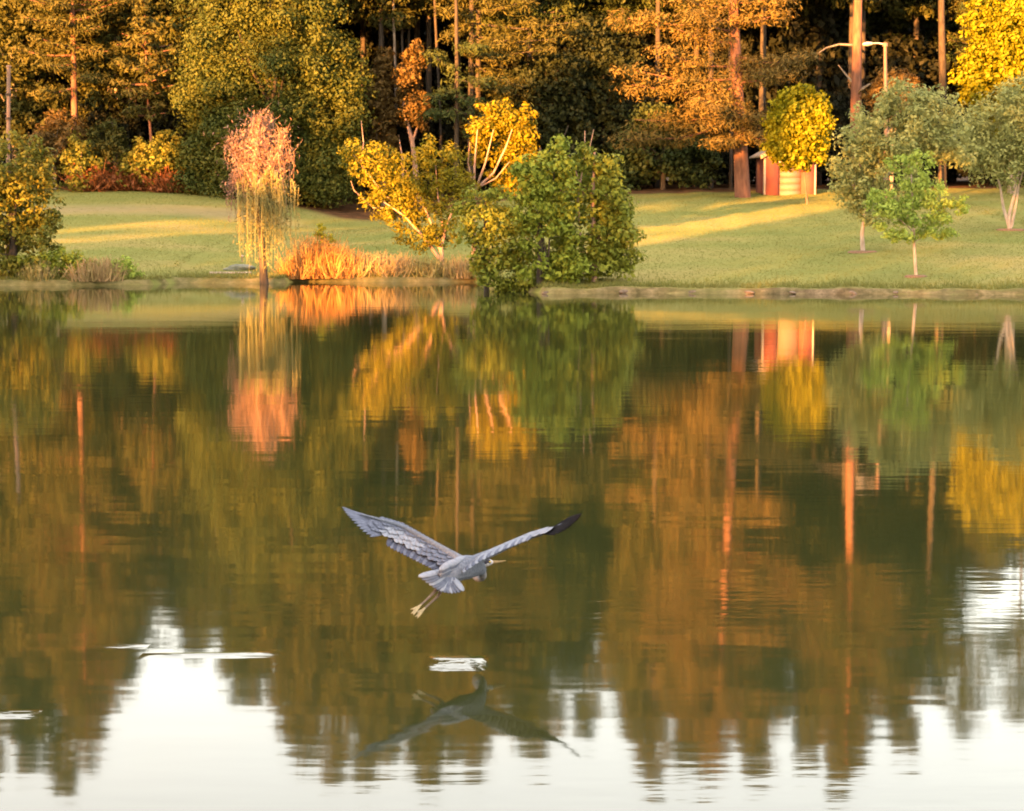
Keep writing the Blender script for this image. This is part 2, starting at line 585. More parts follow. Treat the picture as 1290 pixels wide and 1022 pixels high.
mbk = n.new("ShaderNodeMix"); mbk.data_type = 'RGBA'
l.new(at_b.outputs["Fac"], mbk.inputs[0]); l.new(mpth.outputs[2], mbk.inputs[6]); l.new(rb.outputs[0], mbk.inputs[7])
bs = n.new("ShaderNodeBsdfPrincipled"); bs.inputs["Roughness"].default_value = .95; bs.inputs["Specular IOR Level"].default_value = .03
l.new(mbk.outputs[2], bs.inputs["Base Color"])
bp = n.new("ShaderNodeBump"); bp.inputs["Distance"].default_value = .02; bp.inputs["Strength"].default_value = .6
l.new(nz2.outputs["Fac"], bp.inputs["Height"]); l.new(bp.outputs[0], bs.inputs["Normal"])
l.new(bs.outputs[0], out.inputs[0])
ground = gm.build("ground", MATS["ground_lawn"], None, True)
tag(ground, kind="structure")
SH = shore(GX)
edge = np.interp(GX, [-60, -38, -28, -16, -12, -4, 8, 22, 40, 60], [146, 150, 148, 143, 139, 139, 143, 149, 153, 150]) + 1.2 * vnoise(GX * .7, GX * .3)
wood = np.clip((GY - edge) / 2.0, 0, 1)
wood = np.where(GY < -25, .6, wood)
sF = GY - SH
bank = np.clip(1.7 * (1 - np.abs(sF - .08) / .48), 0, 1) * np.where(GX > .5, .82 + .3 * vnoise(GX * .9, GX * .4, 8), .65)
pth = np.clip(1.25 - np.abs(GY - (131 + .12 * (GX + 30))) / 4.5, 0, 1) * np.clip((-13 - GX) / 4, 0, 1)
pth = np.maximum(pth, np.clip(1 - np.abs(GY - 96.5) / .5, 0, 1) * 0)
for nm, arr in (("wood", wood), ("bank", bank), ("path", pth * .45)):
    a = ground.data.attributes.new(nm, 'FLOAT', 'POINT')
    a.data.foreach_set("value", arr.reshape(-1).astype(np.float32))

# ---- water
m, n, l, out = new_mat("pond_water")
tc = n.new("ShaderNodeTexCoord")


def wave(sx, sy, sc, det, seedoff):
    mp_ = n.new("ShaderNodeMapping")
    mp_.inputs["Scale"].default_value = (sx, sy, 1)
    mp_.inputs["Location"].default_value = (seedoff, seedoff * .7, 0)
    nz_ = n.new("ShaderNodeTexNoise")
    nz_.inputs["Scale"].default_value = sc
    nz_.inputs["Detail"].default_value = det
    nz_.inputs["Roughness"].default_value = .45
    l.new(tc.outputs["Object"], mp_.inputs[0])
    l.new(mp_.outputs[0], nz_.inputs["Vector"])
    return nz_.outputs["Fac"]


def math_n(op, a, b=None, cl=False):
    x = n.new("ShaderNodeMath")
    x.operation = op
    x.use_clamp = cl
    for i, v in enumerate((a, b)):
        if v is None:
            continue
        if isinstance(v, (int, float)):
            x.inputs[i].default_value = v
        else:
            l.new(v, x.inputs[i])
    return x.outputs[0]


w1 = math_n('MULTIPLY', wave(.55, 2.0, 1.0, 2, 3.1), .0018)     # height in metres
w2 = math_n('MULTIPLY', wave(.10, .35, 1.0, 2, 9.4), .004)
patch = wave(.07, .22, 1.0, 3, 17.0)
ruf = math_n('MULTIPLY', math_n('SUBTRACT', patch, .5), 5.0, True)
w3 = math_n('MULTIPLY', math_n('MULTIPLY', wave(2.2, 7.0, 1.0, 2, 5.5), .0013), ruf)
h = math_n('ADD', math_n('ADD', w1, w2), w3)
sep = n.new("ShaderNodeSeparateXYZ")
l.new(tc.outputs["Object"], sep.inputs[0])


def at_water(u, v):
    V = 511.0 - v
    dy = V * sp + F_PX * cp
    dz = V * cp - F_PX * sp
    Y = CAM_H * dy / -dz
    return (u - 645.0) * Y / dy, Y


# low swells left where the bird's feet and wing tips touched the water
glint = wave(1.6, 5.0, 1.0, 3, 41.0)
ragged = math_n('MULTIPLY', math_n('SUBTRACT', wave(3.0, 6.0, 1.0, 3, 2.2), .5), .45)
for (u, v, su, lng, slope, tilt) in ((576, 829, 40, .40, .045, .0), (270, 823, 92, .17, .045, .06), (150, 812, 40, .14, .03, .0), (8, 896, 46, .20, .05, .04)):
    X0, Y0 = at_water(u, v)                 # far edge of the swell; its long front face leans to the near bank
    sX = su * Y0 / F_PX
    dx = math_n('SUBTRACT', sep.outputs[0], X0)
    dY = math_n('SUBTRACT', math_n('SUBTRACT', sep.outputs[1], Y0), math_n('MULTIPLY', dx, tilt))
    a_ = math_n('ADD', math_n('DIVIDE', dY, lng), math_n('ADD', 1.0, ragged), False)
    up_ = math_n('MULTIPLY', a_, 1.0, True)
    dn_ = math_n('DIVIDE', math_n('SUBTRACT', lng * .18, dY), lng * .18, True)
    e = math_n('SUBTRACT', 1.0, math_n('POWER', math_n('ABSOLUTE', math_n('DIVIDE', dx, sX)), 3.0), True)
    g = math_n('MULTIPLY', math_n('MULTIPLY', math_n('MINIMUM', up_, dn_), e), slope * lng)
    if lng < .3:
        g = math_n('MULTIPLY', g, math_n('MULTIPLY', math_n('SUBTRACT', glint, .28), 2.6, True))
    h = math_n('ADD', h, g)
bp = n.new("ShaderNodeBump")
bp.inputs["Distance"].default_value = 1.0
bp.inputs["Strength"].default_value = 1.0
l.new(h, bp.inputs["Height"])
bs = n.new("ShaderNodeBsdfPrincipled")
bs.inputs["Base Color"].default_value = (.020, .0245, .0075, 1)
bs.inputs["Roughness"].default_value = .040
bs.inputs["IOR"].default_value = 1.33
l.new(bp.outputs[0], bs.inputs["Normal"])
l.new(bs.outputs[0], out.inputs[0])
wm = MB()
wm.add([(-185, -30, 0), (185, -30, 0), (185, 108, 0), (-185, 108, 0)], [(0, 1, 2, 3)])
water = wm.build("water", MATS["pond_water"])
tag(water, kind="structure")

# ---- woods on the near bank behind the camera: unseen, leaves carved to set sun and shade on the far bank
LIT = [(325, 188, 92, 52, 52), (400, 333, 97, 56, 26), (470, 336, 97, 34, 22), (455, 205, 97, 50, 42), (478, 255, 97, 42, 40), (530, 292, 97, 30, 24), (620, 185, 98, 60, 66), (598, 270, 82, 22, 22), (992, 222, 150, 46, 34), (1006, 165, 127, 52, 64),
       (1200, 241, 148, 60, 10), (12, 250, 91, 24, 34), (44, 205, 91, 16, 18), (1115, 105, 131, 12, 60), (10, 125, 96, 9, 50),
       (1075, 150, 150, 14, 16), (515, 165, 152, 30, 50), (1120, 108, 140, 34, 24), (105, 205, 147, 22, 22), (205, 196, 147, 32, 26)]
for i in range(10):
    uu = 800 + 27 * i
    for dv in (-11, 0, 11):
        vv = 294 - (uu - 800) * .18 + dv * (1.1 - i * .03)
        g0 = gnd(uu, vv)
        LIT.append((uu, vv, g0[1], 34, 23))
for i in range(8):
    uu = 80 + 30 * i
    for dv in (-6, 5):
        vv = 298 - i * 2.0 + dv
        g0 = gnd(uu, vv)
        LIT.append((uu, vv, g0[1], 34, 19))
LIT.append((407, 300, 97.6, 16, 22))
BND_U = [-200, 0, 120, 150, 230, 260, 400, 450, 470, 540, 560, 700, 720, 770, 790, 1010, 1040, 1060, 1100, 1190, 1210, 1290, 1500]
BND_V = [165, 165, 160, 120, 115, 165, 140, 110, 150, 150, 130, 125, 60, 60, 180, 185, 110, 66, 66, 60, 130, 130, 120]
PINE_Y = gnd(935, 249)[1]
SHADED = [(340, 235, 139, 125, 62), (410, 190, 140, 40, 60), (835, 200, 148, 70, 46), (700, 170, 150, 60, 75), (934, 220, PINE_Y, 26, 30), (745, 75, 151, 45, 60), (1030, 85, 152, 38, 60), (1150, 60, 152, 44, 60), (20, 135, 154, 40, 20), (155, 112, 154, 28, 36), (455, 70, 152, 28, 60), (565, 235, 97, 30, 60),  (770, 170, 151, 45, 80),
          (700, 300, 82, 90, 60), (1085, 225, 98, 40, 60), (60, 280, 110, 60, 12), (1080, 110, 148, 14, 36)]
rng = np.random.default_rng(5)
nL = 75000
yc = rng.uniform(-58, -40, nL)
xc = rng.uniform(-175, -5, nL)
zc = rng.uniform(1.0, 36.0, nL)
d = -SUN_DIR


def project(Yt):
    s = (Yt - yc) / d[1]
    X = xc + d[0] * s
    Z = zc + d[2] * s
    Yp = Yt
    # pixel of (X, Yt, Z)
    k = (Z - CAM_H) / Yp
    V = F_PX * (k * cp + sp) / (cp - k * sp)
    dy = V * sp + F_PX * cp
    return 645 + X * dy / Yp, 511 - V


keep = np.ones(nL, bool)
u_, v_ = project(151.0)
keep &= v_ > np.interp(u_, BND_U, BND_V) + 10 * vnoise(u_ * .05, v_ * .08)
for (u, v, Yt, ru, rv) in LIT:
    u_, v_ = project(Yt)
    keep &= ((u_ - u) / ru) ** 2 + ((v_ - v) / rv) ** 2 > 1
for (u, v, Yt, ru, rv) in SHADED:
    u_, v_ = project(Yt)
    keep |= ((u_ - u) / ru) ** 2 + ((v_ - v) / rv) ** 2 < 1
wb = MB()
P = np.stack([xc, yc, zc], 1)[keep]
wb.leaves(P, rng.normal(size=P.shape) + np.array([.5, 1.4, .1]), .95, .62, rng)
for i in range(34):
    x = -172 + i * 5 + rng.uniform(-1.5, 1.5)
    y = rng.uniform(-56, -42)
    hh = rng.uniform(8, 12)
    wb.tube([(x, y, float(ground_z(x, y)) - .3), (x + .2, y, hh * .5), (x + rng.uniform(-.6, .6), y, hh)], [.28, .22, .12], 6)
tag(wb.build("shade_treeline", L_olive), kind="stuff")

# ================================================================== WOODS BEHIND THE LAWN
TOP_U = [-900, -200, 0, 60, 110, 150, 230, 270, 330, 450, 500, 640, 690, 750, 880, 960, 1005, 1060, 1120, 1160, 1198, 1222, 1290, 1500, 2200]
TOP_VR = [930, 940, 955, 975, 930, 825, 815, 850, 900, 985, 975, 970, 930, 955, 975, 960, 905, 975, 970, 915, 905, 745, 715, 800, 930]


def top_z(u, Y):
    vr = np.interp(u, TOP_U, TOP_VR)
    V = 511 - vr
    k = (V * cp - F_PX * sp) / (V * sp + F_PX * cp)
    return -k * Y - CAM_H      # the height whose mirror image sits at vr


def stand_h(u, Y):
    b = stand(u, Y)
    return b, float(top_z(u, Y)) - b[2]


# prototypes for the deep rows
GRP = "tall trees filling the woods behind the lawn"
protos = []
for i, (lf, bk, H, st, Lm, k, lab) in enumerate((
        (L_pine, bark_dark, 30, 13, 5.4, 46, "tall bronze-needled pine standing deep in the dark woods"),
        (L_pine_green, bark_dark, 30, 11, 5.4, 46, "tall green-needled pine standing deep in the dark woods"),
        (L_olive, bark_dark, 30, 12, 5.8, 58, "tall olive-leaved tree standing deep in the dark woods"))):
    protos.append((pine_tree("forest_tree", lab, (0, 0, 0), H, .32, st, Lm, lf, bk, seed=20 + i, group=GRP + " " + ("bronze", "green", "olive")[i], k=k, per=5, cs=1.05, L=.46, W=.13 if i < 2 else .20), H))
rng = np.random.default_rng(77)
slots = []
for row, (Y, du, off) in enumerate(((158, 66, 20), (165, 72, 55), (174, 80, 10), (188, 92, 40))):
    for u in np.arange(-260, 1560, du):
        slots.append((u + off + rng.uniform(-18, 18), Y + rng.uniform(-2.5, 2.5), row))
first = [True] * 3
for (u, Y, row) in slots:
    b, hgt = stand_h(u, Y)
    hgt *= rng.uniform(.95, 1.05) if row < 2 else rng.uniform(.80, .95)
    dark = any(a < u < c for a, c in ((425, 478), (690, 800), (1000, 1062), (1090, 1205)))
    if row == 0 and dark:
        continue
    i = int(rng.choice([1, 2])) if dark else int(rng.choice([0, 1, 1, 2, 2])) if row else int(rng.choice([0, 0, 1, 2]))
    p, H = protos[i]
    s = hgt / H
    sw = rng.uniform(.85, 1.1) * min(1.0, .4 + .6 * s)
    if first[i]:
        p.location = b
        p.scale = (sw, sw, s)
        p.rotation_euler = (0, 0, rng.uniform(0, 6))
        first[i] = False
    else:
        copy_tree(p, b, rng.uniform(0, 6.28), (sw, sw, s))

# dark understorey between the trunks
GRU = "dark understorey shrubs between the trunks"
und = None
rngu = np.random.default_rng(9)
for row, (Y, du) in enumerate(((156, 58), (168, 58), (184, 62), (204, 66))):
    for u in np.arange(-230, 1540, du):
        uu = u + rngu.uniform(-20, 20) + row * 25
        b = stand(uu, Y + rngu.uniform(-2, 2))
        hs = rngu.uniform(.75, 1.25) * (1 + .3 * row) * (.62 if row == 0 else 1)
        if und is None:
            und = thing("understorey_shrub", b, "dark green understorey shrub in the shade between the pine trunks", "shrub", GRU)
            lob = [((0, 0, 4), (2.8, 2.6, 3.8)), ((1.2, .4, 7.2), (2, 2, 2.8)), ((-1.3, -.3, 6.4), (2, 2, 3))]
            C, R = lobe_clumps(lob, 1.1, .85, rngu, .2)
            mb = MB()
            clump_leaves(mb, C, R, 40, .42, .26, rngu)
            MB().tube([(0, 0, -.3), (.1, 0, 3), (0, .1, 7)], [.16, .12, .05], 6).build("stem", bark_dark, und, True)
            mb.build("foliage", L_deep_shade, und)
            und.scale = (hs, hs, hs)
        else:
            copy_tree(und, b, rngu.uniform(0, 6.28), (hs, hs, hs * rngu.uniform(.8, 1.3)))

# ---- the trees one can pick out along the edge of the woods
def px_branches(Y, base, lst):
    r = []
    for (u0, v0, u1, v1, dY, nc, cs) in lst:
        a = at(u0, v0, Y) - base
        e = at(u1, v1, Y) - base
        e[1] += dY
        r.append((a, e, nc, cs))
    return r


# left pine with layered golden boughs
b = stand(96, 152)
pine_tree("pine_tree", "pine with layered golden boughs and bright trunk above the left undergrowth", b, float(top_z(70, 152)) - b[2], .30, 12.5, 5.4, L_pine, per=5, seed=31,
          extra=px_branches(152, b, [(96, 60, 55, 50, -1.5, 9, 1.1), (96, 70, 20, 62, -1, 10, 1.1), (96, 80, 62, 84, -2, 8, 1), (97, 95, 130, 100, -1.5, 7, .95), (97, 110, 55, 118, -1.5, 7, .9),
                                     (97, 60, 140, 66, -1, 8, 1), (96, 45, 70, 30, -1.5, 8, 1), (96, 40, 130, 36, -1.5, 8, 1), (96, 30, 30, 22, -1, 9, 1.1)]), k=44)
# slim conifer
b = stand(194, 150)
pine_tree("conifer_tree", "slim conifer with a clear pointed tip between golden pine and broad oak", b, 13.6, .17, 5.5, 2.2, L_pine, seed=32, lean=(-.5, 0), k=36, step=.55, per=4, cs=.6, L=.4, W=.12)
# broad trees filling the left wood
b = stand(20, 156)
broad_tree("broadleaf_tree", "olive brown broadleaf tree filling the far left of the woods", "tree", b,
           [(15, 120, 55, 75), (60, 160, 45, 55), (-40, 60, 70, 90), (30, 40, 55, 60), (20, -40, 50, 60)], L_olive, seed=33, cr=.85, density=1.0, L=.36, W=.22)
b = stand(150, 157)
broad_tree("broadleaf_tree", "dark olive broadleaf tree behind the slim conifer", "tree", b,
           [(140, 100, 45, 70), (165, 45, 45, 60), (120, 170, 40, 50), (225, 80, 35, 80), (150, -20, 45, 60)], L_olive, seed=34, cr=.85, density=1.0, L=.36, W=.22)
# undergrowth along the left edge of the wood
for (u, Y, lob, lf, lab, sd_) in (
        (104, 147, [(104, 214, 22, 26), (96, 190, 16, 20)], L_mixed, "golden bush at the wood's edge just right of the left bank tree", 41),
        (198, 147, [(190, 200, 24, 26), (212, 188, 20, 26), (172, 214, 18, 18)], L_mixed, "wide golden brown bush at the wood's edge beside the broad oak", 42),
        (150, 149, [(146, 196, 26, 26), (132, 176, 22, 24)], L_olive, "olive bush between the two golden bushes at the wood's edge", 43),
        (70, 149, [(60, 190, 30, 32), (80, 165, 24, 26)], L_brown, "brown leafed bush behind the left bank tree", 44)):
    b = stand(u, Y)
    broad_tree("edge_bush", lab, "bush", b, lob, lf, bark_grey, trunk_r=.12, seed=sd_, cr=.55, density=2.0, L=.26, W=.16, group="bushes along the left edge of the woods", crown_name="foliage")
rr = np.random.default_rng(45)
for i in range(7):
    u = 118 + i * 17 + rr.uniform(-5, 5)
    b = stand(u, 147.5 + rr.uniform(-.8, .8))
    t = thing("fern_clump", b, ("leftmost", "second", "third", "fourth, middle", "fifth", "sixth", "rightmost")[i] + " rust red bracken clump from the left at the foot of the left woods", "plant", "rust red bracken at the foot of the left woods")
    n_ = 420
    A = rr.normal(size=(n_, 3)) * np.array([.45, .4, 0])
    E = A * 1.9 + rr.normal(size=(n_, 3)) * .3 + np.array([0, 0, 1.0]) * rr.uniform(.4, 1.35, (n_, 1))
    mb = MB().strips(A, E, .11, rr, .1, 3)
    mb.leaves(E, rr.normal(size=(n_, 3)), .3, .17, rr)
    mb.build("fronds", L_rust, t)

# the broad oak
b = stand(342, 146)
broad_tree("oak_tree", "huge broad oak with golden top and deep green skirt behind the willow", "tree", b,
           [(340, 110, 95, 80), (300, 60, 62, 65), (385, 60, 62, 62), (340, -10, 80, 62), (275, 150, 48, 60), (410, 150, 46, 66), (340, 190, 95, 62), (265, 215, 40, 46), (415, 215, 42, 46),
            (300, 240, 52, 24), (385, 240, 52, 24), (255, 110, 28, 45), (432, 95, 24, 42)], L_oak, bark_dark, trunk_r=.5, seed=51, cr=1.25, density=.5, k=190, L=.23, W=.14)
# the pair of columnar trees with a rosy trunk
b = stand(516, 151)
broad_tree("cypress_tree", "narrow bronze columnar tree with rosy forked trunk above the yellow bush", "tree", b,
           [(514, 100, 15, 34), (508, 135, 17, 24), (530, 140, 14, 24), (522, 75, 10, 22)], L_brown, bark_pink, trunk_px=[(524, 235), (523, 205), (519, 178), (512, 150), (508, 125)], trunk_r=.26,
           limbs_px=[([(519, 180), (526, 160), (531, 145)], .12), ([(508, 232), (507, 200), (502, 170)], .12)], seed=52, cr=.42, density=2.6, L=.26, W=.15, group="narrow bronze columnar trees")
b = stand(483, 151.5)
broad_tree("cypress_tree", "narrow bronze columnar tree beside the broad oak, without visible trunk", "tree", b,
           [(484, 85, 11, 26), (480, 120, 15, 32), (484, 160, 16, 32), (480, 195, 18, 26)], L_brown, bark_grey, trunk_r=.2, seed=53, cr=.42, density=2.6, L=.26, W=.15, group="narrow bronze columnar trees")
# slim bare trunks
GT = "slim trunks in the dark of the woods"
for (u0, v0, u1, v1, Y, r, bk, lab) in (
        (500, 240, 495, 12, 155, .12, bark_grey, "slim pale trunk rising above the columnar trees, leftmost of three"),
        (508, 240, 506, 12, 156, .11, bark_dark, "slim grey trunk rising between two others above the columnar trees"),
        (512, 240, 517, 10, 157, .11, bark_dark, "slim grey trunk leaning right above the columnar trees"),
        (557, 240, 545, 8, 154, .12, bark_dark, "thin leaning pine trunk left of the orange plumed pine"),
        (1186, 235, 1184, 8, 155, .30, bark_dark, "dim reddish trunk in the woods between lamp and yellow crown"),
        (920, 246, 918, 100, 151, .12, bark_dark, "thin dark trunk close beside the great pine's foot")):
    b = stand(u0, Y)
    t = thing("bare_trunk", b, lab, "tree trunk", GT)
    e = at(u1, v1, Y) - b
    e[2] += 5
    P = np.array([[0, 0, -.3], e * .35 + np.array([.1, 0, 0]), e * .7, e, e * 1.35])
    MB().tube(P, r * np.array([1.2, 1, .85, .7, .3]), 7).build("trunk", bk, t, True)
    rb_ = np.random.default_rng(int(u0))
    mbx = MB()
    pine_crown(mbx, None, rb_, [(e * s, e * s + np.array([rb_.uniform(-2.5, 2.5), rb_.uniform(-2.5, 2.5), rb_.uniform(.2, 1)]), 4, .8) for s in rb_.uniform(1.05, 1.4, 14)], 30, .5, .15)
    mbx.build("crown", L_pine_green, t)
# dark boughs and the orange plumed pine
b = stand(594, 151)
pine_tree("pine_tree", "large pine with orange drooping plumes above the yellow round crowned tree", b, float(top_z(600, 151)) - b[2], .30, 15.0, 5.6, L_pine, bark_dark, per=5, seed=61,
          extra=px_branches(151, b, [(594, 60, 650, 78, -2, 9, 1), (594, 45, 700, 52, -2, 12, 1.05), (594, 30, 725, 30, -1.5, 12, 1), (594, 80, 660, 112, -2, 9, .9), (594, 25, 560, 48, -1.5, 7, .9),
                                     (594, 100, 655, 122, -1.5, 7, .7), (594, 55, 640, 55, -3, 8, 1), (594, 20, 560, 15, -2, 8, 1.0), (594, 15, 660, 5, -2, 10, 1.1), (594, 62, 690, 66, -2.5, 8, .8), (592, 60, 600, 72, -1.2, 4, .8)]), k=60)
b = stand(575, 148)
pine_tree("pine_tree", "shaded pine with dark olive boughs behind the orange plumed pine", b, 27, .22, 18, 4.2, L_pine_green, bark_dark, seed=62,
          extra=px_branches(148, b, [(590, 165, 612, 172, -1, 8, .9), (580, 60, 606, 62, -2, 8, .9), (575, 120, 620, 135, -2, 9, 1), (575, 110, 545, 125, -2, 8, 1), (575, 140, 620, 150, -2, 8, .95), (575, 135, 540, 148, -2, 8, .9), (575, 100, 615, 105, -2, 8, .9), (575, 90, 545, 70, -1, 7, .8)]), k=42)
# dark green masses in the middle
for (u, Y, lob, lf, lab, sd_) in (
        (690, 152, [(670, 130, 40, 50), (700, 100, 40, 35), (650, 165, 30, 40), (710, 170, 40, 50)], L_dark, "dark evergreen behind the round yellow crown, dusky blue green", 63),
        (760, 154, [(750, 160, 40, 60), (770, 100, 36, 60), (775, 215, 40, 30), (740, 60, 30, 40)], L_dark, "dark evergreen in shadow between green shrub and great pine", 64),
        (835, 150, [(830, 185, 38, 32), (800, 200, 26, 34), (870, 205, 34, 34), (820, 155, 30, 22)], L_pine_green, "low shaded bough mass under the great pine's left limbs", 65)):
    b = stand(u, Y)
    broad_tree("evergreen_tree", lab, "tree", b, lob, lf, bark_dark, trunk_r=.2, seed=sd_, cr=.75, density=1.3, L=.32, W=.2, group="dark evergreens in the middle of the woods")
# the great pine by the shed
b = gnd(935, 249)
Yp = b[1]
pine_tree("great_pine_tree", "great pine with thick red trunk and wide golden boughs beside the shed", b, float(top_z(930, Yp)) - b[2], .54, 15.5, 6.2, L_gold, per=5, seed=71, lean=(-1.6, 0), k=84, W=.08, L=.36, ex_s=1.2,
          extra=px_branches(Yp, b, [(926, 100, 800, 92, -2, 14, 1.05), (926, 112, 795, 108, -1, 14, 1.0), (925, 85, 830, 70, -3, 12, 1.1), (922, 55, 850, 40, -2, 11, 1.1), (920, 40, 870, 25, -3, 9, 1),
                                    (926, 120, 870, 130, -3, 9, 1.0), (928, 90, 1005, 72, -1.5, 11, .95), (928, 105, 985, 92, -3, 9, .9), (926, 70, 985, 82, -2, 8, .9), (928, 130, 890, 140, -3.5, 8, .95),
                                    (930, 150, 880, 160, -3, 9, .9), (931, 165, 960, 178, -3.2, 9, .85), (931, 175, 900, 182, -3.2, 7, .8), (930, 150, 965, 150, -3, 8, .8), (920, 25, 790, 25, -1, 12, .95),
                                    (930, 140, 800, 150, 1, 12, .95), (930, 155, 790, 175, 1.5, 12, 1.0), (920, 30, 980, 20, -2, 9, 1.0), (915, 10, 850, 0, -2, 10, 1.1), (915, 5, 985, -5, -2, 10, 1.1)]))
# tall bare pine
b = stand(1077, 147)
Yb = 147
t = pine_tree("tall_pine_tree", "tall bare pine trunk with one curved dead limb left of the lamp post", b, float(top_z(1075, Yb)) - b[2], .50, 17.5, 5.2, L_pine, per=6, seed=72, k=40,
              branch_parts=[(path_px([(1074, 57), (1055, 57), (1038, 62), (1026, 70)], Yb, b, [0, -.6, -1, -1.2]), .10),
                            (path_px([(1074, 104), (1064, 92), (1056, 82)], Yb, b), .09),
                            (path_px([(1078, 118), (1092, 108), (1104, 101)], Yb, b, [0, -.4, -.8]), .13)])
# thin tall pines whose small crowns stand above the gap at the right
for (u, Y, vr, st_, lab, sd_) in ((1224, 168, 925, .74, "tall thin pine with a small high crown behind the golden yellow tree", 75), (1298, 172, 915, .72, "tall thin pine with a small high crown at the right end of the woods", 76)):
    b = stand(u, Y)
    V_ = 511 - vr
    hgt = -(V_ * cp - F_PX * sp) / (V_ * sp + F_PX * cp) * Y - CAM_H - b[2]
    pine_tree("pine_tree", lab, b, hgt, .22, hgt * st_, 3.4, L_pine_green, bark_dark, seed=sd_, per=5)
# small brown tree behind the lamp post
b = stand(1122, 143)
broad_tree("young_tree", "small brown gold tree just behind the lamp post", "tree", b, [(1122, 106, 28, 16), (1110, 116, 20, 14), (1140, 112, 18, 16), (1125, 130, 30, 18)], L_brown, bark_grey, trunk_r=.14, seed=73, cr=.5, density=2, L=.26, W=.16)
# yellow tree in the top right corner
b = stand(1275, 146)
broad_tree("yellow_tree", "big golden yellow tree at the right edge of the woods", "tree", b,
           [(1262, 90, 48, 40), (1285, 50, 60, 50), (1240, 105, 34, 28), (1265, 25, 46, 40), (1320, 60, 60, 80), (1300, 130, 60, 50)], L_lemon, bark_grey, trunk_r=.35, seed=74, cr=.65, density=1.7, L=.30, W=.19)

# ================================================================== THE LAWN
# shed
m, n, l, out = new_mat("brick_red")
tcb = n.new("ShaderNodeTexCoord")
bk_ = n.new("ShaderNodeTexBrick")
bk_.inputs["Color1"].default_value = (.15, .030, .018, 1)
bk_.inputs["Color2"].default_value = (.125, .025, .016, 1)
bk_.inputs["Mortar"].default_value = (.15, .055, .04, 1)
bk_.inputs["Scale"].default_value = 1
bk_.inputs["Brick Width"].default_value = .22
bk_.inputs["Row Height"].default_value = .075
bk_.inputs["Mortar Size"].default_value = .008
rot = n.new("ShaderNodeMapping")
rot.inputs["Rotation"].default_value = (math.pi / 2, 0, 0)
l.new(tcb.outputs["Object"], rot.inputs[0]); l.new(rot.outputs[0], bk_.inputs["Vector"])
bb = n.new("ShaderNodeBsdfPrincipled"); bb.inputs["Roughness"].default_value = .9
l.new(bk_.outputs[0], bb.inputs["Base Color"]); l.new(bb.outputs[0], out.inputs[0])
cream = solid_mat("cream_paint", (0.165, 0.100, 0.078), (0.185, 0.115, 0.088), 2, .6)
trimm = solid_mat("trim_paint", (0.3200, 0.2560, 0.2000), (0.3680, 0.2960, 0.2400), 2, .6)
shingle = solid_mat("roof_shingle", (.40, .33, .27), (.50, .42, .35), 14, .9, (1, 1, 3), .01)
b = gnd(997, 247)
b[1] += 1.0

sh = thing("shed", b, "small red brick shed with cream roller door behind the round yellow tree", "shed", rz=math.radians(4))
W_, D_, H_ = 3.55, 3.4, 2.75
pw = .95
for s in (-1, 1):
    MB().box((s * (W_ / 2 - pw / 2), 0, H_ / 2 - .3), (pw, .24, H_ + .6)).build("wall", MATS["brick_red"], sh)
MB().box((0, 0, H_ - .22), (W_ - 2 * pw, .24, .44)).build("lintel", trimm, sh)
for s in (-1, 1):
    MB().box((s * (W_ / 2 - .12), D_ / 2 + .12, H_ / 2 - .3), (.24, D_, H_ + .6)).build("wall", MATS["brick_red"], sh)
    MB().box((s * (W_ / 2 + .06), .03, H_ / 2 - .3), (.12, .36, H_ + .6)).build("corner_board", trimm, sh)
MB().box((0, D_, H_ / 2 - .3), (W_ - .5, .24, H_ + .6)).build("wall", MATS["brick_red"], sh)
door = MB().box((0, .1, 1.05), (W_ - 2 * pw, .05, 2.5)).build("door", cream, sh)
for i in range(5):
    MB().box((0, .06, .15 + i * .46), (W_ - 2 * pw - .04, .008, .457)).build("door_panel", cream, door)
# gable roof
rf = MB()
ov, rise, th = .45, 1.25, .14
for s in (-1, 1):
    x0, x1 = s * (W_ / 2 + ov), 0.0
    z0, z1 = H_ + .02, H_ + rise
    y0, y1 = -.45, D_ + .45
    v = [(x0, y0, z0), (x1, y0, z1), (x1, y1, z1), (x0, y1, z0), (x0, y0, z0 + th), (x1, y0, z1 + th), (x1, y1, z1 + th), (x0, y1, z0 + th)]
    rf.add(v, [(0, 1, 2, 3), (4, 7, 6, 5), (0, 4, 5, 1), (3, 2, 6, 7), (0, 3, 7, 4)])
rf.build("roof", shingle, sh)
gb = MB()
gb.add([(-W_ / 2, -.11, H_ - .03), (W_ / 2, -.11, H_ - .03), (0.01, -.11, H_ + rise * .97), (-.01, -.11, H_ + rise * .97), (-W_ / 2, .1, H_ - .03), (W_ / 2, .1, H_ - .03), (0.01, .1, H_ + rise * .97), (-.01, .1, H_ + rise * .97)],
       [(0, 1, 2, 3), (4, 7, 6, 5), (0, 3, 7, 4), (1, 5, 6, 2)])
gb.build("gable", trimm, sh)
for s in (-1, 1):
    fa = MB()
    x0, z0, z1 = s * (W_ / 2 + ov), H_ - .14, H_ + rise - .14
    fa.add([(x0, -.49, z0), (0, -.49, z1), (0, -.49, z1 + .3), (x0, -.49, z0 + .3), (x0, -.455, z0), (0, -.455, z1), (0, -.455, z1 + .3), (x0, -.455, z0 + .3)],
           [(0, 1, 2, 3), (4, 7, 6, 5), (0, 4, 5, 1), (3, 2, 6, 7), (0, 3, 7, 4)])
    fa.build("fascia", trimm, sh)

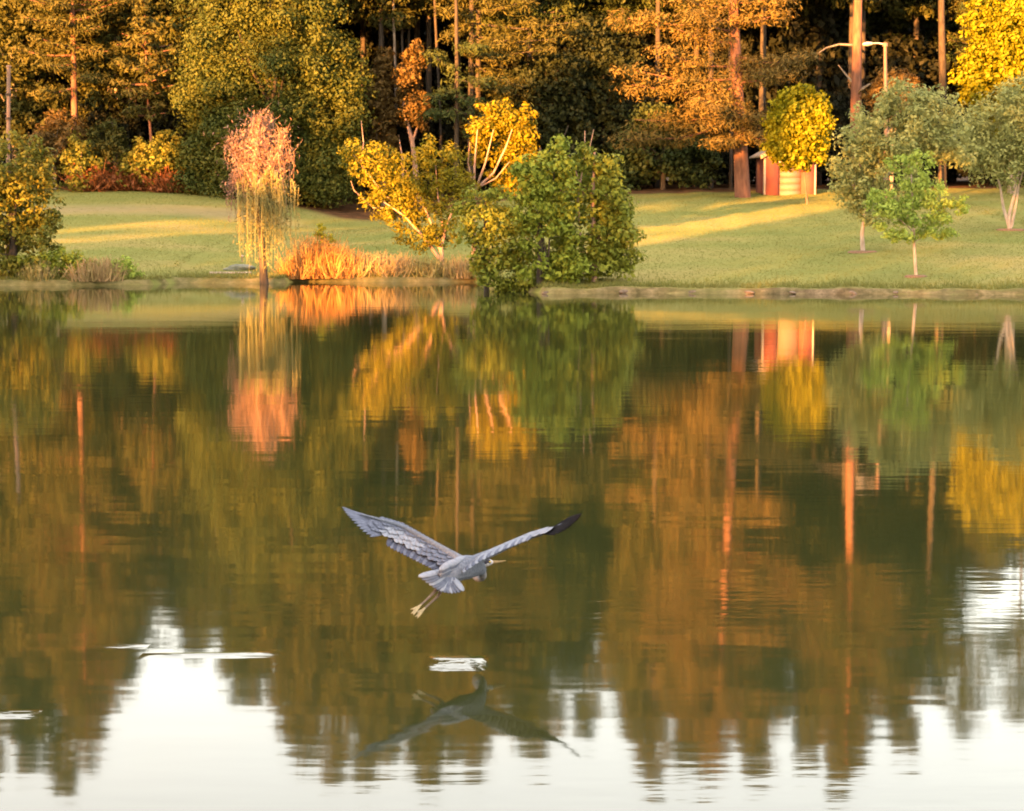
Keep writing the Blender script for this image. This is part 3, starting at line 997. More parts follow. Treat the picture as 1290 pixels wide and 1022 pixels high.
# round yellow tree before the shed
b = gnd(1016, 258)
broad_tree("yellow_tree", "small round bright yellow tree standing before the red shed", "tree", b,
           [(1006, 150, 36, 38), (1006, 180, 38, 34), (988, 165, 20, 34), (1024, 165, 20, 38), (1006, 130, 26, 20)], L_lemon, bark_pine, trunk_px=[(1017, 258), (1015, 235), (1012, 210), (1008, 170)], trunk_r=.075,
           limbs_px=[([(1013, 215), (995, 185), (988, 165)], .05), ([(1012, 210), (1022, 185), (1026, 165)], .05)], seed=81, cr=.5, density=3.2, k=40, L=.26, W=.18, jit=.6)

# lamp post
metal = solid_mat("painted_pole", (0.1080, 0.0600, 0.0400), (0.1360, 0.0800, 0.0520), 3, .55, (1, 1, 1), 0, .4)
lampm = solid_mat("lamp_head_paint", (0.2700, 0.2475, 0.2250), (0.3150, 0.2925, 0.2700), 3, .5, (1, 1, 1), 0, .4)
b = stand(1117, 131)
lp = thing("street_lamp", b, "tall street lamp with one short arm rising above the sage tree", "street lamp")
top = at(1115, 57, 131) - b
MB().tube([(0, 0, -.3), top * .5, top], [.17, .14, .11], 10).build("pole", metal, lp, True)
MB().tube([top + (0, 0, -.1), top + (0, 0, .14), top + (0, 0, .18)], [.17, .17, .01], 10).build("cap", metal, lp, True)
MB().tube([top + (0, 0, .05), top + (-.5, -.05, .12), top + (-.85, -.08, .1)], [.06, .05, .05], 7).build("arm", lampm, lp, True)
hd = MB().tube([top + (-.8, -.08, .1), top + (-.9, -.08, .09), top + (-1.2, -.1, .06), top + (-1.45, -.12, .04), top + (-1.5, -.12, .04)], [.02, .11, .15, .10, .01], 10).build("lamp_head", lampm, lp, True)
MB().tube([(0, 0, -.2), (0, 0, .35), (0, 0, .37)], [.28, .26, .02], 10).build("base", metal, lp, True)
# left post
b = stand(8, 97)
lp = thing("utility_post", b, "pale slender post rising behind the tree on the left bank", "post")
top = at(11, 84, 97) - b
MB().tube([(0, 0, -.3), top * .5, top], [.11, .10, .09], 9).build("pole", metal, lp, True)
for f_ in (.62, .74, .86):
    MB().tube([top * f_ + (0, 0, -.06), top * f_ + (0, 0, .06)], [.15, .15], 9).build("band", bark_dark, lp, True)
MB().tube([top + (0, 0, -.02), top + (0, 0, .05), top + (0, 0, .07)], [.13, .12, .01], 9).build("cap", metal, lp, True)

# sage tree
b = gnd(1087, 318)
broad_tree("sage_tree", "wide grey green tree on a pale trunk around the lamp post", "tree", b,
           [(1130, 165, 62, 42), (1085, 205, 40, 40), (1170, 150, 42, 38), (1195, 180, 32, 36), (1140, 130, 40, 26), (1075, 235, 28, 26), (1105, 262, 34, 26), (1120, 215, 50, 40)], L_sage, bark_pale,
           trunk_px=[(1087, 318), (1086, 295), (1090, 265), (1105, 220)], trunk_r=.13, limbs_px=[([(1090, 262), (1075, 235), (1070, 215)], .07), ([(1092, 258), (1125, 210), (1150, 170)], .08), ([(1100, 235), (1110, 190), (1130, 140)], .06)],
           seed=82, cr=.48, density=2.0, k=48, L=.19, W=.10)
b = gnd(1273, 290)
broad_tree("sage_tree", "grey green tree on forked pale trunks at the right edge of the lawn", "tree", b,
           [(1262, 160, 48, 44), (1295, 140, 48, 44), (1240, 195, 34, 32), (1285, 205, 50, 34), (1225, 175, 24, 30), (1320, 180, 50, 50)], L_sage, bark_pale,
           trunk_px=[(1272, 290), (1271, 272), (1278, 245), (1284, 215)], trunk_r=.14, limbs_px=[([(1271, 284), (1264, 262), (1260, 235), (1250, 200)], .11), ([(1274, 286), (1279, 262), (1284, 232), (1300, 180)], .10)],
           seed=83, cr=.5, density=1.9, k=48, L=.20, W=.10)
# bright young tree
b = gnd(1154, 349)
broad_tree("young_tree", "bright green young tree with layered boughs by the water", "tree", b,
           [(1150, 222, 24, 16), (1136, 206, 18, 9), (1160, 200, 16, 8), (1168, 240, 28, 9), (1194, 262, 26, 6), (1124, 266, 28, 7), (1164, 277, 36, 7), (1116, 246, 20, 9), (1136, 297, 24, 6), (1180, 294, 26, 5), (1150, 255, 34, 8), (1202, 252, 14, 5), (1108, 284, 14, 5), (1100, 258, 12, 6)],
           L_fresh, bark_pale, trunk_px=[(1154, 349), (1152, 315), (1151, 280), (1149, 240), (1148, 220)], trunk_r=.075,
           limbs_px=[([(1151, 285), (1170, 270), (1192, 262)], .03), ([(1151, 292), (1135, 278), (1120, 270)], .03), ([(1152, 305), (1165, 297), (1178, 294)], .025), ([(1152, 308), (1142, 300), (1132, 297)], .025)],
           seed=84, cr=.26, density=4.2, k=26, L=.17, W=.09)
# mulch rings
mul_m = solid_mat("mulch", (.10, .06, .035), (.17, .10, .06), 20, .95)
for (u, v, rad, lab) in ((1087, 318, .75, "brown mulch ring round the sage tree's pale trunk"), (1273, 290, .8, "brown mulch ring round the forked pale trunks"), (1154, 349, .5, "brown mulch ring round the bright young tree")):
    b = gnd(u, v)
    t_ = MB()
    for ring, (r0, z0) in enumerate(((rad, .0), (rad * .8, .07), (rad * .35, .09))):
        pass
    P = [(0, 0, -.25), (0, 0, .02), (0, 0, .07), (0, 0, .08)]
    t_.tube(P, [rad, rad, rad * .8, .01], 16)
    tag(t_.build("mulch_ring", mul_m, loc=b), lab, "mulch ring", "mulch rings round the lawn trees")

# ================================================================== THE FAR BANK
# willow with bare pink top
b = stand(333, 93.2)
wl_t = thing("willow_tree", b, "weeping willow with bare rosy twigs on top and yellow hanging strands", "tree")
Yw = b[1]
rng = np.random.default_rng(91)
tp = path_px([(333, 352), (331, 330), (329, 300), (327, 270), (322, 245), (321, 225)], Yw, b)
tp[0][2] -= .3
MB().tube(tp, [.22, .17, .15, .14, .13, .11], 8).build("trunk", bark_dark, wl_t, True)
limbs = [[(321, 235), (310, 215), (299, 198), (291, 180)], [(322, 240), (318, 210), (316, 180), (314, 158)], [(321, 230), (330, 200), (336, 175), (338, 150)], [(323, 235), (342, 208), (353, 188), (360, 170)],
         [(323, 240), (346, 222), (356, 208), (363, 196)], [(320, 240), (307, 228), (294, 230), (286, 246)], [(321, 228), (322, 195), (328, 165), (326, 150)]]
ends = []
for i, lp_ in enumerate(limbs):
    P = path_px(lp_, Yw, b, np.linspace(0, rng.uniform(-.9, .9), len(lp_)))
    MB().tube(P, np.linspace(.085, .022, len(P)), 6).build("branch", bark_pink, wl_t, True)
    ends.append(P)
tw = MB()
for P in ends:                       # fine upright twigs
    for _ in range(95):
        t0 = rng.uniform(.25, 1)
        i0 = min(int(t0 * (len(P) - 1)), len(P) - 2)
        a = P[i0] + (P[i0 + 1] - P[i0]) * (t0 * (len(P) - 1) - i0)
        ln = rng.uniform(.35, .95)
        e = a + np.array([rng.normal() * .32, rng.normal() * .32, rng.uniform(.1, .9)]) * ln
        tw.strips(a[None], e[None], .035, rng, .12, 3)
        pp = a + (e - a) * rng.uniform(.3, 1, (4, 1)) + rng.normal(size=(4, 3)) * .07
        tw.leaves(pp, rng.normal(size=(4, 3)), .15, .05, rng)
# rosy core
c0 = at(322, 195, Yw) - b
Pc = c0 + rng.normal(size=(2600, 3)) * np.array([.62, .6, .72])
tw.leaves(Pc, rng.normal(size=Pc.shape), .2, .05, rng, along=np.array([0, 0, 1.4]))
tw.build("twigs", L_twig, wl_t)
st = MB()
n_ = 400
ang = rng.uniform(0, 2 * math.pi, n_)
rad = (1.3 + .25 * np.sin(ang * 3 + 1) + .2 * np.sin(ang * 7)) * rng.uniform(.05, 1, n_) ** .6
A = np.stack([np.cos(ang) * rad, np.sin(ang) * rad, np.zeros(n_)], 1) + (at(330, 232, Yw) - b)
A[:, 2] += rng.uniform(-.9, 1.15, n_) * (1.25 - .55 * rad) - .2 * rad
ln = rng.uniform(.7, 3.6, n_)
E = A + np.stack([rng.normal(size=n_) * .12, rng.normal(size=n_) * .12, -ln], 1)
E[:, 2] = np.maximum(E[:, 2], .45)
st.strips(A, E, .03, rng, .03, 4)
for k_ in range(10):
    tt = rng.uniform(0, 1, (n_, 1))
    st.leaves(A + (E - A) * tt + rng.normal(size=(n_, 3)) * .05, rng.normal(size=(n_, 3)), .17, .05, rng, along=np.array([0, 0, -1.5]))
st.build("hanging_strands", L_strand, wl_t)
# rosy bare strands drooping from the top through the yellow ones
st = MB()
n_ = 170
P0 = np.concatenate([P[rng.integers(1, len(P), 40)] for P in ends])[rng.permutation(40 * len(ends))[:n_]]
A = P0 + rng.normal(size=P0.shape) * np.array([.16, .16, .1])
E = A + np.stack([rng.normal(size=n_) * .16, rng.normal(size=n_) * .16, -rng.uniform(.3, 2.0, n_) ** 1.1], 1)
E[:, 2] = np.maximum(E[:, 2], .9)
st.strips(A, E, .035, rng, .05, 4)
for k_ in range(5):
    tt = rng.uniform(0, 1, (n_, 1))
    st.leaves(A + (E - A) * tt + rng.normal(size=(n_, 3)) * .05, rng.normal(size=(n_, 3)), .16, .045, rng, along=np.array([0, 0, -1.5]))
st.build("bare_strands", L_twig, wl_t)


# reeds
def reed(name, u, v_or_Y, w, h, nb, mat, label, group, seed, W=.045, cat="reeds"):
    r_ = np.random.default_rng(seed)
    b_ = stand(u, v_or_Y)
    b_[2] = max(b_[2], -.02)
    A = np.stack([r_.normal(size=nb) * w * .42, r_.normal(size=nb) * .45, np.full(nb, -.1)], 1)
    A[:, 0] = np.clip(A[:, 0], -w, w)
    hh = h * r_.uniform(.3, 1.1, nb) ** .8 * (1 - .35 * (A[:, 0] / w) ** 2)
    E = A + np.stack([A[:, 0] * .35 + r_.normal(size=nb) * .16 * h, r_.normal(size=nb) * .14 * h, hh], 1)
    mb_ = MB().strips(A, E, W, r_, .09, 3)
    tt = r_.uniform(.3, 1.0, (nb, 1))
    mb_.leaves(A + (E - A) * tt + r_.normal(size=(nb, 3)) * .06, r_.normal(size=(nb, 3)), .2, .06, r_, along=np.array([0, 0, 1.0]))
    t_ = thing(name, b_, label, cat, group)
    tag(mb_.build("blades", mat, t_), kind="stuff")
    return t_


RG = "reed clumps along the middle of the far bank"
for i, (u, Y, w, h, nb, mt, lab) in enumerate((
        (398, 96.6, 1.25, 2.0, 760, L_reed_o, "tall fiery orange reed clump under the little yellow sapling"),
        (372, 96.4, .8, 1.05, 380, L_reed_o, "low orange reed clump at the left end, beside the willow"),
        (428, 96.6, 1.0, 1.55, 480, L_reed_o, "orange reed clump just right of the tallest one"),
        (455, 97.0, .8, 1.2, 330, L_reed_p, "pinkish straw reed clump right of the orange ones"),
        (480, 97.0, .8, 1.15, 330, L_reed_p, "straw coloured reed clump left of the yellow bush's foot"),
        (506, 97.1, .8, 1.1, 330, L_reed_p, "straw coloured reed clump under the yellow bush's leaning limb"),
        (534, 96.9, .8, .95, 300, L_reed_g, "greenish reed clump under the yellow bush"),
        (560, 96.8, .8, .95, 300, L_reed_g, "greenish reed clump at the yellow bush's foot"),
        (584, 96.6, .8, 1.05, 300, L_reed_p, "brownish reed clump left of the green shrub"),
        (607, 96.0, .7, 1.0, 280, L_reed_g, "last green reed clump touching the green shrub"))):
    reed("reed_clump", u, Y, w, h, nb, mt, lab, RG, 100 + i)
# sapling
b = stand(408, 97.6)
broad_tree("sapling", "little yellow green sapling rising out of the orange reeds", "tree", b, [(405, 292, 8, 8), (412, 305, 8, 10), (404, 308, 7, 8)], L_sapling_lit, bark_grey, trunk_px=[(408, 345), (408, 320), (406, 295)], trunk_r=.03, seed=111, cr=.2, density=7, k=22, L=.16, W=.1)
# left bank plants
LG = "low plants along the left bank"
for i, (u, Y, lob, mt, lab) in enumerate((
        (6, 91.8, [(4, 340, 18, 18), (14, 334, 12, 14)], L_mixed, "low green bank plant at the far left edge"),
        (36, 91.9, [(34, 340, 18, 18), (46, 346, 14, 13)], L_bush, "low leafy bank plant below the left bank tree"),
        (66, 92.0, [(62, 334, 16, 20), (76, 331, 13, 18), (70, 348, 16, 12)], L_green, "tall leafy bank plant right of the left bank tree"),
        (92, 92.0, [(90, 333, 14, 19), (104, 337, 13, 18), (118, 345, 12, 13)], L_green, "green rounded clump in the middle of the left bank"),
        (158, 92.1, [(156, 341, 15, 17), (168, 347, 12, 12), (149, 337, 10, 11), (140, 346, 10, 12)], L_fresh, "bright green clump that ends the left bank's row"))):
    b = stand(u, Y)
    broad_tree("bank_plant", lab, "plant", b, lob, mt, bark_grey, trunk_r=.03, seed=130 + i, cr=.22, density=7, k=24, L=.17, W=.08, group=LG, crown_name="foliage", zmin=.0)
for i, (u, Y, w, h, nb, mt, lab) in enumerate((
        (50, 91.7, .9, .9, 300, L_reed_g, "greenish tuft at the foot of the left bank tree"),
        (112, 91.8, .8, 1.0, 340, L_reed_p, "straw coloured tuft between green clumps on the left bank"),
        (134, 91.9, .8, 1.0, 340, L_reed_p, "straw coloured tuft nearest the left bank's end"))):
    reed("bank_plant", u, Y, w, h, nb, mt, lab, LG, 140 + i, .06, "plant")
# left bank tree
b = stand(15, 92.5)
broad_tree("bank_tree", "dense tree with green and gold leaves at the left edge of the bank", "tree", b,
           [(15, 215, 42, 44), (40, 250, 36, 50), (5, 270, 40, 50), (48, 205, 18, 26), (55, 285, 22, 30), (20, 310, 50, 30), (-40, 250, 50, 70)], L_mixed, bark_dark, trunk_r=.2, seed=141, cr=.42, density=2.4, k=36, L=.20, W=.12)
# yellow willow bush
b = stand(556, 98.2)
broad_tree("yellow_bush", "spreading yellow willow bush with one limb leaning left over the reeds", "bush", b,
           [(470, 205, 36, 24), (450, 192, 22, 12), (490, 235, 30, 28), (478, 258, 26, 20), (515, 220, 28, 34), (548, 195, 18, 26), (540, 250, 34, 36), (570, 215, 20, 36), (585, 240, 16, 30), (530, 295, 32, 22), (560, 290, 24, 30), (505, 268, 24, 14)],
           L_willowy, bark_pink, trunk_px=[(558, 340), (556, 310), (562, 285), (572, 262)], trunk_r=.11,
           limbs_px=[([(556, 330), (535, 300), (510, 272), (485, 255)], .10, -.6), ([(556, 320), (545, 285), (525, 240), (505, 205)], .08), ([(560, 300), (552, 250), (548, 200)], .06), ([(520, 280), (480, 240), (445, 195)], .05),
                     ([(500, 262), (470, 262), (446, 240), (442, 228)], .04), ([(455, 205), (458, 180), (455, 152)], .035)], seed=142, cr=.36, density=3.0, k=32, L=.19, W=.08)
# yellow round crowned tree with visible fan of limbs
b = stand(598, 99.5)
broad_tree("yellow_tree", "fan limbed tree with a rounded golden crown behind the green shrub", "tree", b,
           [(606, 158, 20, 28), (630, 150, 24, 24), (655, 165, 22, 28), (662, 195, 16, 26), (604, 185, 12, 22), (640, 215, 26, 24), (632, 170, 28, 22), (655, 228, 22, 18)], L_yellow, bark_pink,
           trunk_px=[(597, 345), (597, 300), (597, 262), (599, 235)], trunk_r=.13,
           limbs_px=[([(597, 245), (598, 210), (602, 165)], .08, -1.2), ([(598, 242), (612, 205), (622, 165)], .07, -1.3), ([(598, 240), (622, 218), (638, 185), (645, 165)], .075, -1.4), ([(600, 238), (625, 225), (642, 205)], .05, -1.5), ([(597, 240), (590, 205), (592, 180)], .05, -.5)],
           seed=143, cr=.34, density=3.2, k=32, L=.19, W=.11)
# green shrubs
GS = "green shrubs by the water in the middle"
b = stand(612, 83.5)
broad_tree("green_shrub", "olive yellow shrub drooping to the water, left of the bright green one", "bush", b,
           [(610, 275, 30, 30), (600, 255, 22, 18), (640, 300, 36, 34), (635, 340, 34, 32), (660, 350, 26, 24), (620, 315, 24, 26), (650, 275, 28, 28), (580, 262, 9, 8), (588, 300, 9, 12), (598, 335, 10, 8), (622, 246, 8, 10), (645, 366, 16, 9)], L_bush, bark_dark, trunk_r=.12, seed=151, cr=.36, density=2.7, k=36, L=.18, W=.11, group=GS, zmin=-.1)
b = stand(680, 82.7)
broad_tree("green_shrub", "tall bright green shrub, middle one of the three by the water", "bush", b,
           [(690, 225, 34, 30), (704, 200, 16, 22), (665, 230, 26, 30), (680, 260, 36, 30), (690, 300, 40, 40), (705, 245, 26, 34), (690, 338, 44, 22), (703, 186, 8, 12), (655, 212, 9, 9), (680, 200, 8, 8)], L_green, bark_dark, trunk_r=.14, seed=152, cr=.38, density=2.5, k=36, L=.19, W=.12, group=GS,
           limbs_px=[([(690, 340), (695, 250), (700, 200), (716, 158)], .04), ([(690, 340), (680, 270), (665, 230)], .06)])
b = stand(748, 84)
broad_tree("green_shrub", "wide dark green shrub, rightmost of the three by the water", "bush", b,
           [(745, 230, 36, 38), (765, 250, 30, 40), (775, 290, 26, 40), (740, 290, 46, 48), (730, 325, 50, 26), (775, 320, 20, 20), (760, 205, 14, 14), (738, 205, 12, 14), (745, 338, 46, 16), (785, 300, 20, 30), (797, 325, 11, 8), (788, 252, 10, 10), (772, 208, 8, 12), (800, 292, 8, 12), (735, 192, 7, 9)], L_bush, bark_pink, trunk_r=.14, seed=153, cr=.38, density=2.5, k=36, L=.19, W=.12, group=GS,
           limbs_px=[([(735, 345), (728, 250), (736, 200), (737, 165)], .045), ([(732, 215), (742, 190), (748, 163)], .03), ([(745, 340), (760, 270), (775, 240)], .06), ([(730, 230), (722, 205), (716, 196)], .025)])

# grey rock, pale kerb and white marker left of the willow
rockm = solid_mat("grey_rock", (.085, .095, .07), (.15, .155, .12), 3, .9, (1, 1, 1), .03)


def rock(name, c, r, mat, seed):
    r_ = np.random.default_rng(seed)
    bm = bmesh.new()
    bmesh.ops.create_icosphere(bm, subdivisions=3, radius=1)
    ph = r_.uniform(0, 6, 9)
    for v in bm.verts:
        p = v.co.copy()
        k_ = 1 + .16 * math.sin(p.x * 3 + ph[0]) * math.sin(p.y * 2.6 + ph[1]) + .12 * math.sin(p.z * 4 + ph[2] + p.x * 2) + .05 * math.sin(p.x * 9 + ph[3]) * math.sin(p.y * 8 + ph[4])
        v.co = Vector((p.x * r[0] * k_, p.y * r[1] * k_, p.z * r[2] * k_))
    me = bpy.data.meshes.new(name)
    bm.to_mesh(me)
    bm.free()
    me.materials.append(mat)
    for p in me.polygons:
        p.use_smooth = True
    o = bpy.data.objects.new(name, me)
    COL.objects.link(o)
    o.location = c
    return o


b = gnd(300, 341)
tag(rock("rock", b + np.array([0, .3, .08]), (.8, .4, .2), rockm, 3), "long low grey rock on the bank left of the willow", "rock")
b = gnd(290, 345)
MBk = MB()
for i in range(14):
    t0, t1 = -1.0 + i * .143, -1.0 + (i + 1) * .143
    MBk.box((((t0 + t1) / 2), 0, .03), (.142, .22, .10))
tag(MBk.build("kerb", trimm, loc=b), "pale low kerb strip before the long grey rock", "kerb")
b = gnd(305, 331)
t = thing("marker_post", b, "tiny white topped marker post behind the long grey rock", "marker post")
MB().tube([(0, 0, -.2), (0, 0, .25)], [.03, .03], 6).build("post", bark_grey, t)
MB().tube([(0, 0, .25), (0, 0, .26), (0, 0, .38), (0, 0, .39)], [.02, .085, .085, .02], 8).build("cap", trimm, t)

# stones on the right bank
stone = solid_mat("bank_stone", (.06, .045, .03), (.14, .10, .07), 5, .9, (1, 1, 1), .02)
r_ = np.random.default_rng(161)
proto = None
for i in range(8):
    u = 690 + i * 75 + r_.uniform(-40, 40)
    x = (u - 645) * 80.5 / 2504
    y = float(shore(x)) + r_.uniform(.0, .22)
    p = (x, y, .03)
    sc = r_.uniform(.5, 1.1)
    if proto is None:
        proto = rock("bank_stone", p, (.28, .18, .12), stone, 7)
        tag(proto, "low brown stone lying at the waterline of the right bank", "stone", "stones along the right waterline")
        o = proto
    else:
        o = proto.copy()
        COL.objects.link(o)
    o.location = p
    o.scale = (sc * r_.uniform(.8, 1.9), sc, sc * r_.uniform(.7, 1.2))
    o.rotation_euler = (0, 0, r_.uniform(0, 6))

# grass fringe and tufts
r_ = np.random.default_rng(171)
gmb = MB()
n_ = 15000
x = r_.uniform(-27, 27, n_)
y = shore(x) + np.where(x > .5, .42, .25) + r_.exponential(.9, n_)
z = ground_z(x, y)
A = np.stack([x, y, z - .02], 1)
E = A + np.stack([r_.normal(size=n_) * .06, r_.normal(size=n_) * .06, r_.uniform(.06, .22, n_)], 1)
gmb.strips(A, E, .035, r_, .1, 2)
n_ = 330000
x = r_.uniform(-42, 42, n_)
y = r_.uniform(82, 152, n_)
okk = y > shore(x) + .5
x, y = x[okk], y[okk]
okk = (y < np.interp(x, [-60, -38, -28, -16, -12, -4, 8, 22, 40, 60], [146, 150, 148, 143, 139, 139, 143, 149, 153, 150]) + .5) & ((np.abs(y - (131 + .12 * (x + 30))) > 4) | (x > -14) | (r_.uniform(size=len(x)) < .12))
x, y = x[okk], y[okk]
z = ground_z(x, y)
A = np.stack([x, y, z - .02], 1)
n_ = len(x)
E = A + np.stack([r_.normal(size=n_) * .06, r_.normal(size=n_) * .06, r_.uniform(.03, .065, n_)], 1)
gmb.strips(A, E, .032, r_, .1, 1)
tag(gmb.build("grass", L_grass), kind="stuff")

# ================================================================== THE HERON
YH = 14.3
HB = at(578, 720, YH)
heron = None


def hp(u, v, dY=0.0):
    p = at(u, v, YH + dY)
    return p - HB


m, n, l, out = new_mat("plumage")
va = n.new("ShaderNodeVertexColor")
va.layer_name = "plumage"
tcx = n.new("ShaderNodeTexCoord")
nzx = n.new("ShaderNodeTexNoise")
nzx.inputs["Scale"].default_value = 55
nzx.inputs["Detail"].default_value = 3
l.new(tcx.outputs["Object"], nzx.inputs["Vector"])
rx = ramp(n, [(.72, .72, .74), (1.22, 1.22, 1.2)], [.3, .7])
l.new(nzx.outputs["Fac"], rx.inputs[0])
mxx = n.new("ShaderNodeMix"); mxx.data_type = 'RGBA'; mxx.blend_type = 'MULTIPLY'; mxx.inputs[0].default_value = 1
l.new(va.outputs[0], mxx.inputs[6]); l.new(rx.outputs[0], mxx.inputs[7])
bx = n.new("ShaderNodeBsdfPrincipled"); bx.inputs["Roughness"].default_value = .95; bx.inputs["Specular IOR Level"].default_value = .04
l.new(mxx.outputs[2], bx.inputs["Base Color"])
bpx = n.new("ShaderNodeBump"); bpx.inputs["Distance"].default_value = .004
l.new(nzx.outputs["Fac"], bpx.inputs["Height"]); l.new(bpx.outputs[0], bx.inputs["Normal"])
l.new(bx.outputs[0], out.inputs[0])
feather_mid = solid_mat("feather_slate", (.070, .083, .118), (.10, .117, .16), 30, .95, spec=.04)
feather_dark = solid_mat("feather_dark", (.0035, .0036, .0045), (.0075, .0078, .010), 30, .95, spec=.04)
feather_slate2 = solid_mat("feather_dark_slate", (.036, .043, .068), (.058, .067, .098), 30, .95, spec=.04)
feather_pale = solid_mat("feather_pale", (.145, .168, .212), (.19, .213, .26), 30, .95, spec=.04)
eye_m = solid_mat("eye_yellow", (.6, .45, .05), (.7, .5, .06), 5, .2)


def smooth_path(P, R, k=6):
    P = np.asarray(P, float)
    R = np.asarray(R, float)
    n0 = len(P)
    Pe = np.vstack([2 * P[0] - P[1], P, 2 * P[-1] - P[-2]])
    oP, oR = [], []
    for i in range(n0 - 1):
        p0, p1, p2, p3 = Pe[i], Pe[i + 1], Pe[i + 2], Pe[i + 3]
        for j in range(k):
            t = j / k
            oP.append(.5 * ((2 * p1) + (-p0 + p2) * t + (2 * p0 - 5 * p1 + 4 * p2 - p3) * t * t + (-p0 + 3 * p1 - 3 * p2 + p3) * t ** 3))
            oR.append(R[i] * (1 - t) + R[i + 1] * t)
    oP.append(P[-1])
    oR.append(R[-1])
    return np.array(oP), np.array(oR)


def capped(mb, P, R, k=10, sub=5):
    P, R = smooth_path(P, R, sub)
    d0 = P[0] - P[1]
    d0 /= np.linalg.norm(d0)
    d1 = P[-1] - P[-2]
    d1 /= np.linalg.norm(d1)
    P = np.vstack([P[0] + d0 * R[0] * .9, P[0] + d0 * R[0] * .6, P, P[-1] + d1 * R[-1] * .6, P[-1] + d1 * R[-1] * .9])
    R = np.concatenate([[R[0] * .05, R[0] * .7], R, [R[-1] * .7, R[-1] * .05]])
    mb.tube(P, R, k)
    # close ends
    V0 = mb.n - len(P) * k
    for ring in (0, len(P) - 1):
        c = V0 + ring * k
        F = [(c, c + j, c + j + 1, c + j + 1 + (1 if j + 2 < k else 0)) for j in range(1, k - 2, 2)]
        mb.F.append(np.array(F, int))


hb = MB()
torso = [hp(545, 735, -.26), hp(556, 729, -.18), hp(572, 720, -.06), hp(586, 715, .06), hp(598, 714, .17), hp(606, 718, .26)]
capped(hb, torso, [.025, .055, .085, .092, .078, .045], 14)
# neck folded in an S below and before the chest, head carried back up
neck = [hp(598, 714, .2), hp(606, 720, .30), hp(608, 727, .36), hp(601, 729, .40), hp(598, 722, .44), hp(603, 714, .47), hp(611, 710, .49)]
capped(hb, neck, [.05, .036, .028, .025, .024, .024, .026], 10)
head = [hp(607, 711, .48), hp(613, 709, .50), hp(619, 708.5, .53)]
capped(hb, head, [.024, .031, .020], 10)
bill = [hp(618, 708.5, .53), hp(627, 708, .565), hp(637, 706.5, .60)]
capped(hb, bill, [.017, .011, .004], 8)
# wing arms
LA = [hp(588, 712, .05), hp(568, 699, .13), hp(540, 682, .19), hp(508, 664, .20), hp(480, 655, .18), hp(455, 648, .13)]
RA = [hp(592, 710, .08), hp(612, 700, .20), hp(640, 688, .26), hp(668, 677, .27), hp(690, 670, .23), hp(708, 660, .18)]
capped(hb, LA, [.050, .036, .024, .018, .013, .007], 8)
capped(hb, RA, [.050, .036, .024, .018, .013, .007], 8)
# legs trailing behind, toes folded back
for du, dv, dd in ((0, 0, 0), (5, 4, .03)):
    capped(hb, [hp(556 + du * .6, 733 + dv * .3, -.2 + dd), hp(548 + du, 745 + dv, -.30 + dd), hp(537 + du, 756 + dv, -.38 + dd), hp(528 + du, 764 + dv, -.44 + dd)], [.024, .013, .009, .009], 8)
    for a, (eu, ev) in enumerate(((517, 768), (518, 773), (521, 775))):
        capped(hb, [hp(529 + du, 763.5 + dv, -.44 + dd), hp((529 + eu) / 2 + du, (764 + ev) / 2 + dv, -.47 + dd), hp(eu + du, ev + dv, -.50 + dd)], [.009, .008, .005], 6, 3)
me0 = hb.mesh("body", None)
tmp = bpy.data.objects.new("body", me0)
COL.objects.link(tmp)
md = tmp.modifiers.new("r", 'REMESH')
md.mode = 'VOXEL'
md.voxel_size = .0055
md2 = tmp.modifiers.new("s", 'SMOOTH')
md2.iterations = 3
md2.factor = .5
dg = bpy.context.evaluated_depsgraph_get()
me1 = bpy.data.meshes.new_from_object(tmp.evaluated_get(dg))
bpy.data.objects.remove(tmp)
me1.name = "heron"
me1.materials.clear()
me1.materials.append(MATS["plumage"])
nv = len(me1.vertices)
co = np.empty(nv * 3, np.float32)
me1.vertices.foreach_get("co", co)
co = co.reshape(-1, 3)
colr = np.tile(np.array([.112, .131, .17, 1.0]), (nv, 1))


def near(P, rad, c):
    P, _ = smooth_path(np.array(P), np.ones(len(P)), 8)
    dmin = np.min(np.linalg.norm(co[:, None, :] - P[None], axis=2), axis=1)
    colr[dmin < rad, :3] = c


near(neck[1:], .045, (.16, .165, .185))
near(head, .045, (.36, .36, .38))
near([hp(604, 712, .46), hp(611, 707.5, .47), hp(616, 707, .49)], .019, (.03, .03, .04))
near(bill, .02, (.22, .16, .08))
near(bill[1:], .03, (.22, .16, .08))
for du, dv, dd in ((0, 0, 0), (5, 4, .03)):
    near([hp(548 + du, 745 + dv, -.30 + dd), hp(528 + du, 764 + dv, -.44 + dd)], .022, (.13, .10, .08))
    near([hp(527 + du, 765 + dv, -.45 + dd), hp(519 + du, 772 + dv, -.49 + dd)], .03, (.30, .25, .15))
ca = me1.color_attributes.new("plumage", 'FLOAT_COLOR', 'POINT')
ca.data.foreach_set("color", colr.astype(np.float32).ravel())
me1.polygons.foreach_set("use_smooth", np.ones(len(me1.polygons), bool))
heron = bpy.data.objects.new("heron", me1)
COL.objects.link(heron)
heron.location = HB
tag(heron, "grey blue heron flying low over the pond with wings raised", "bird")


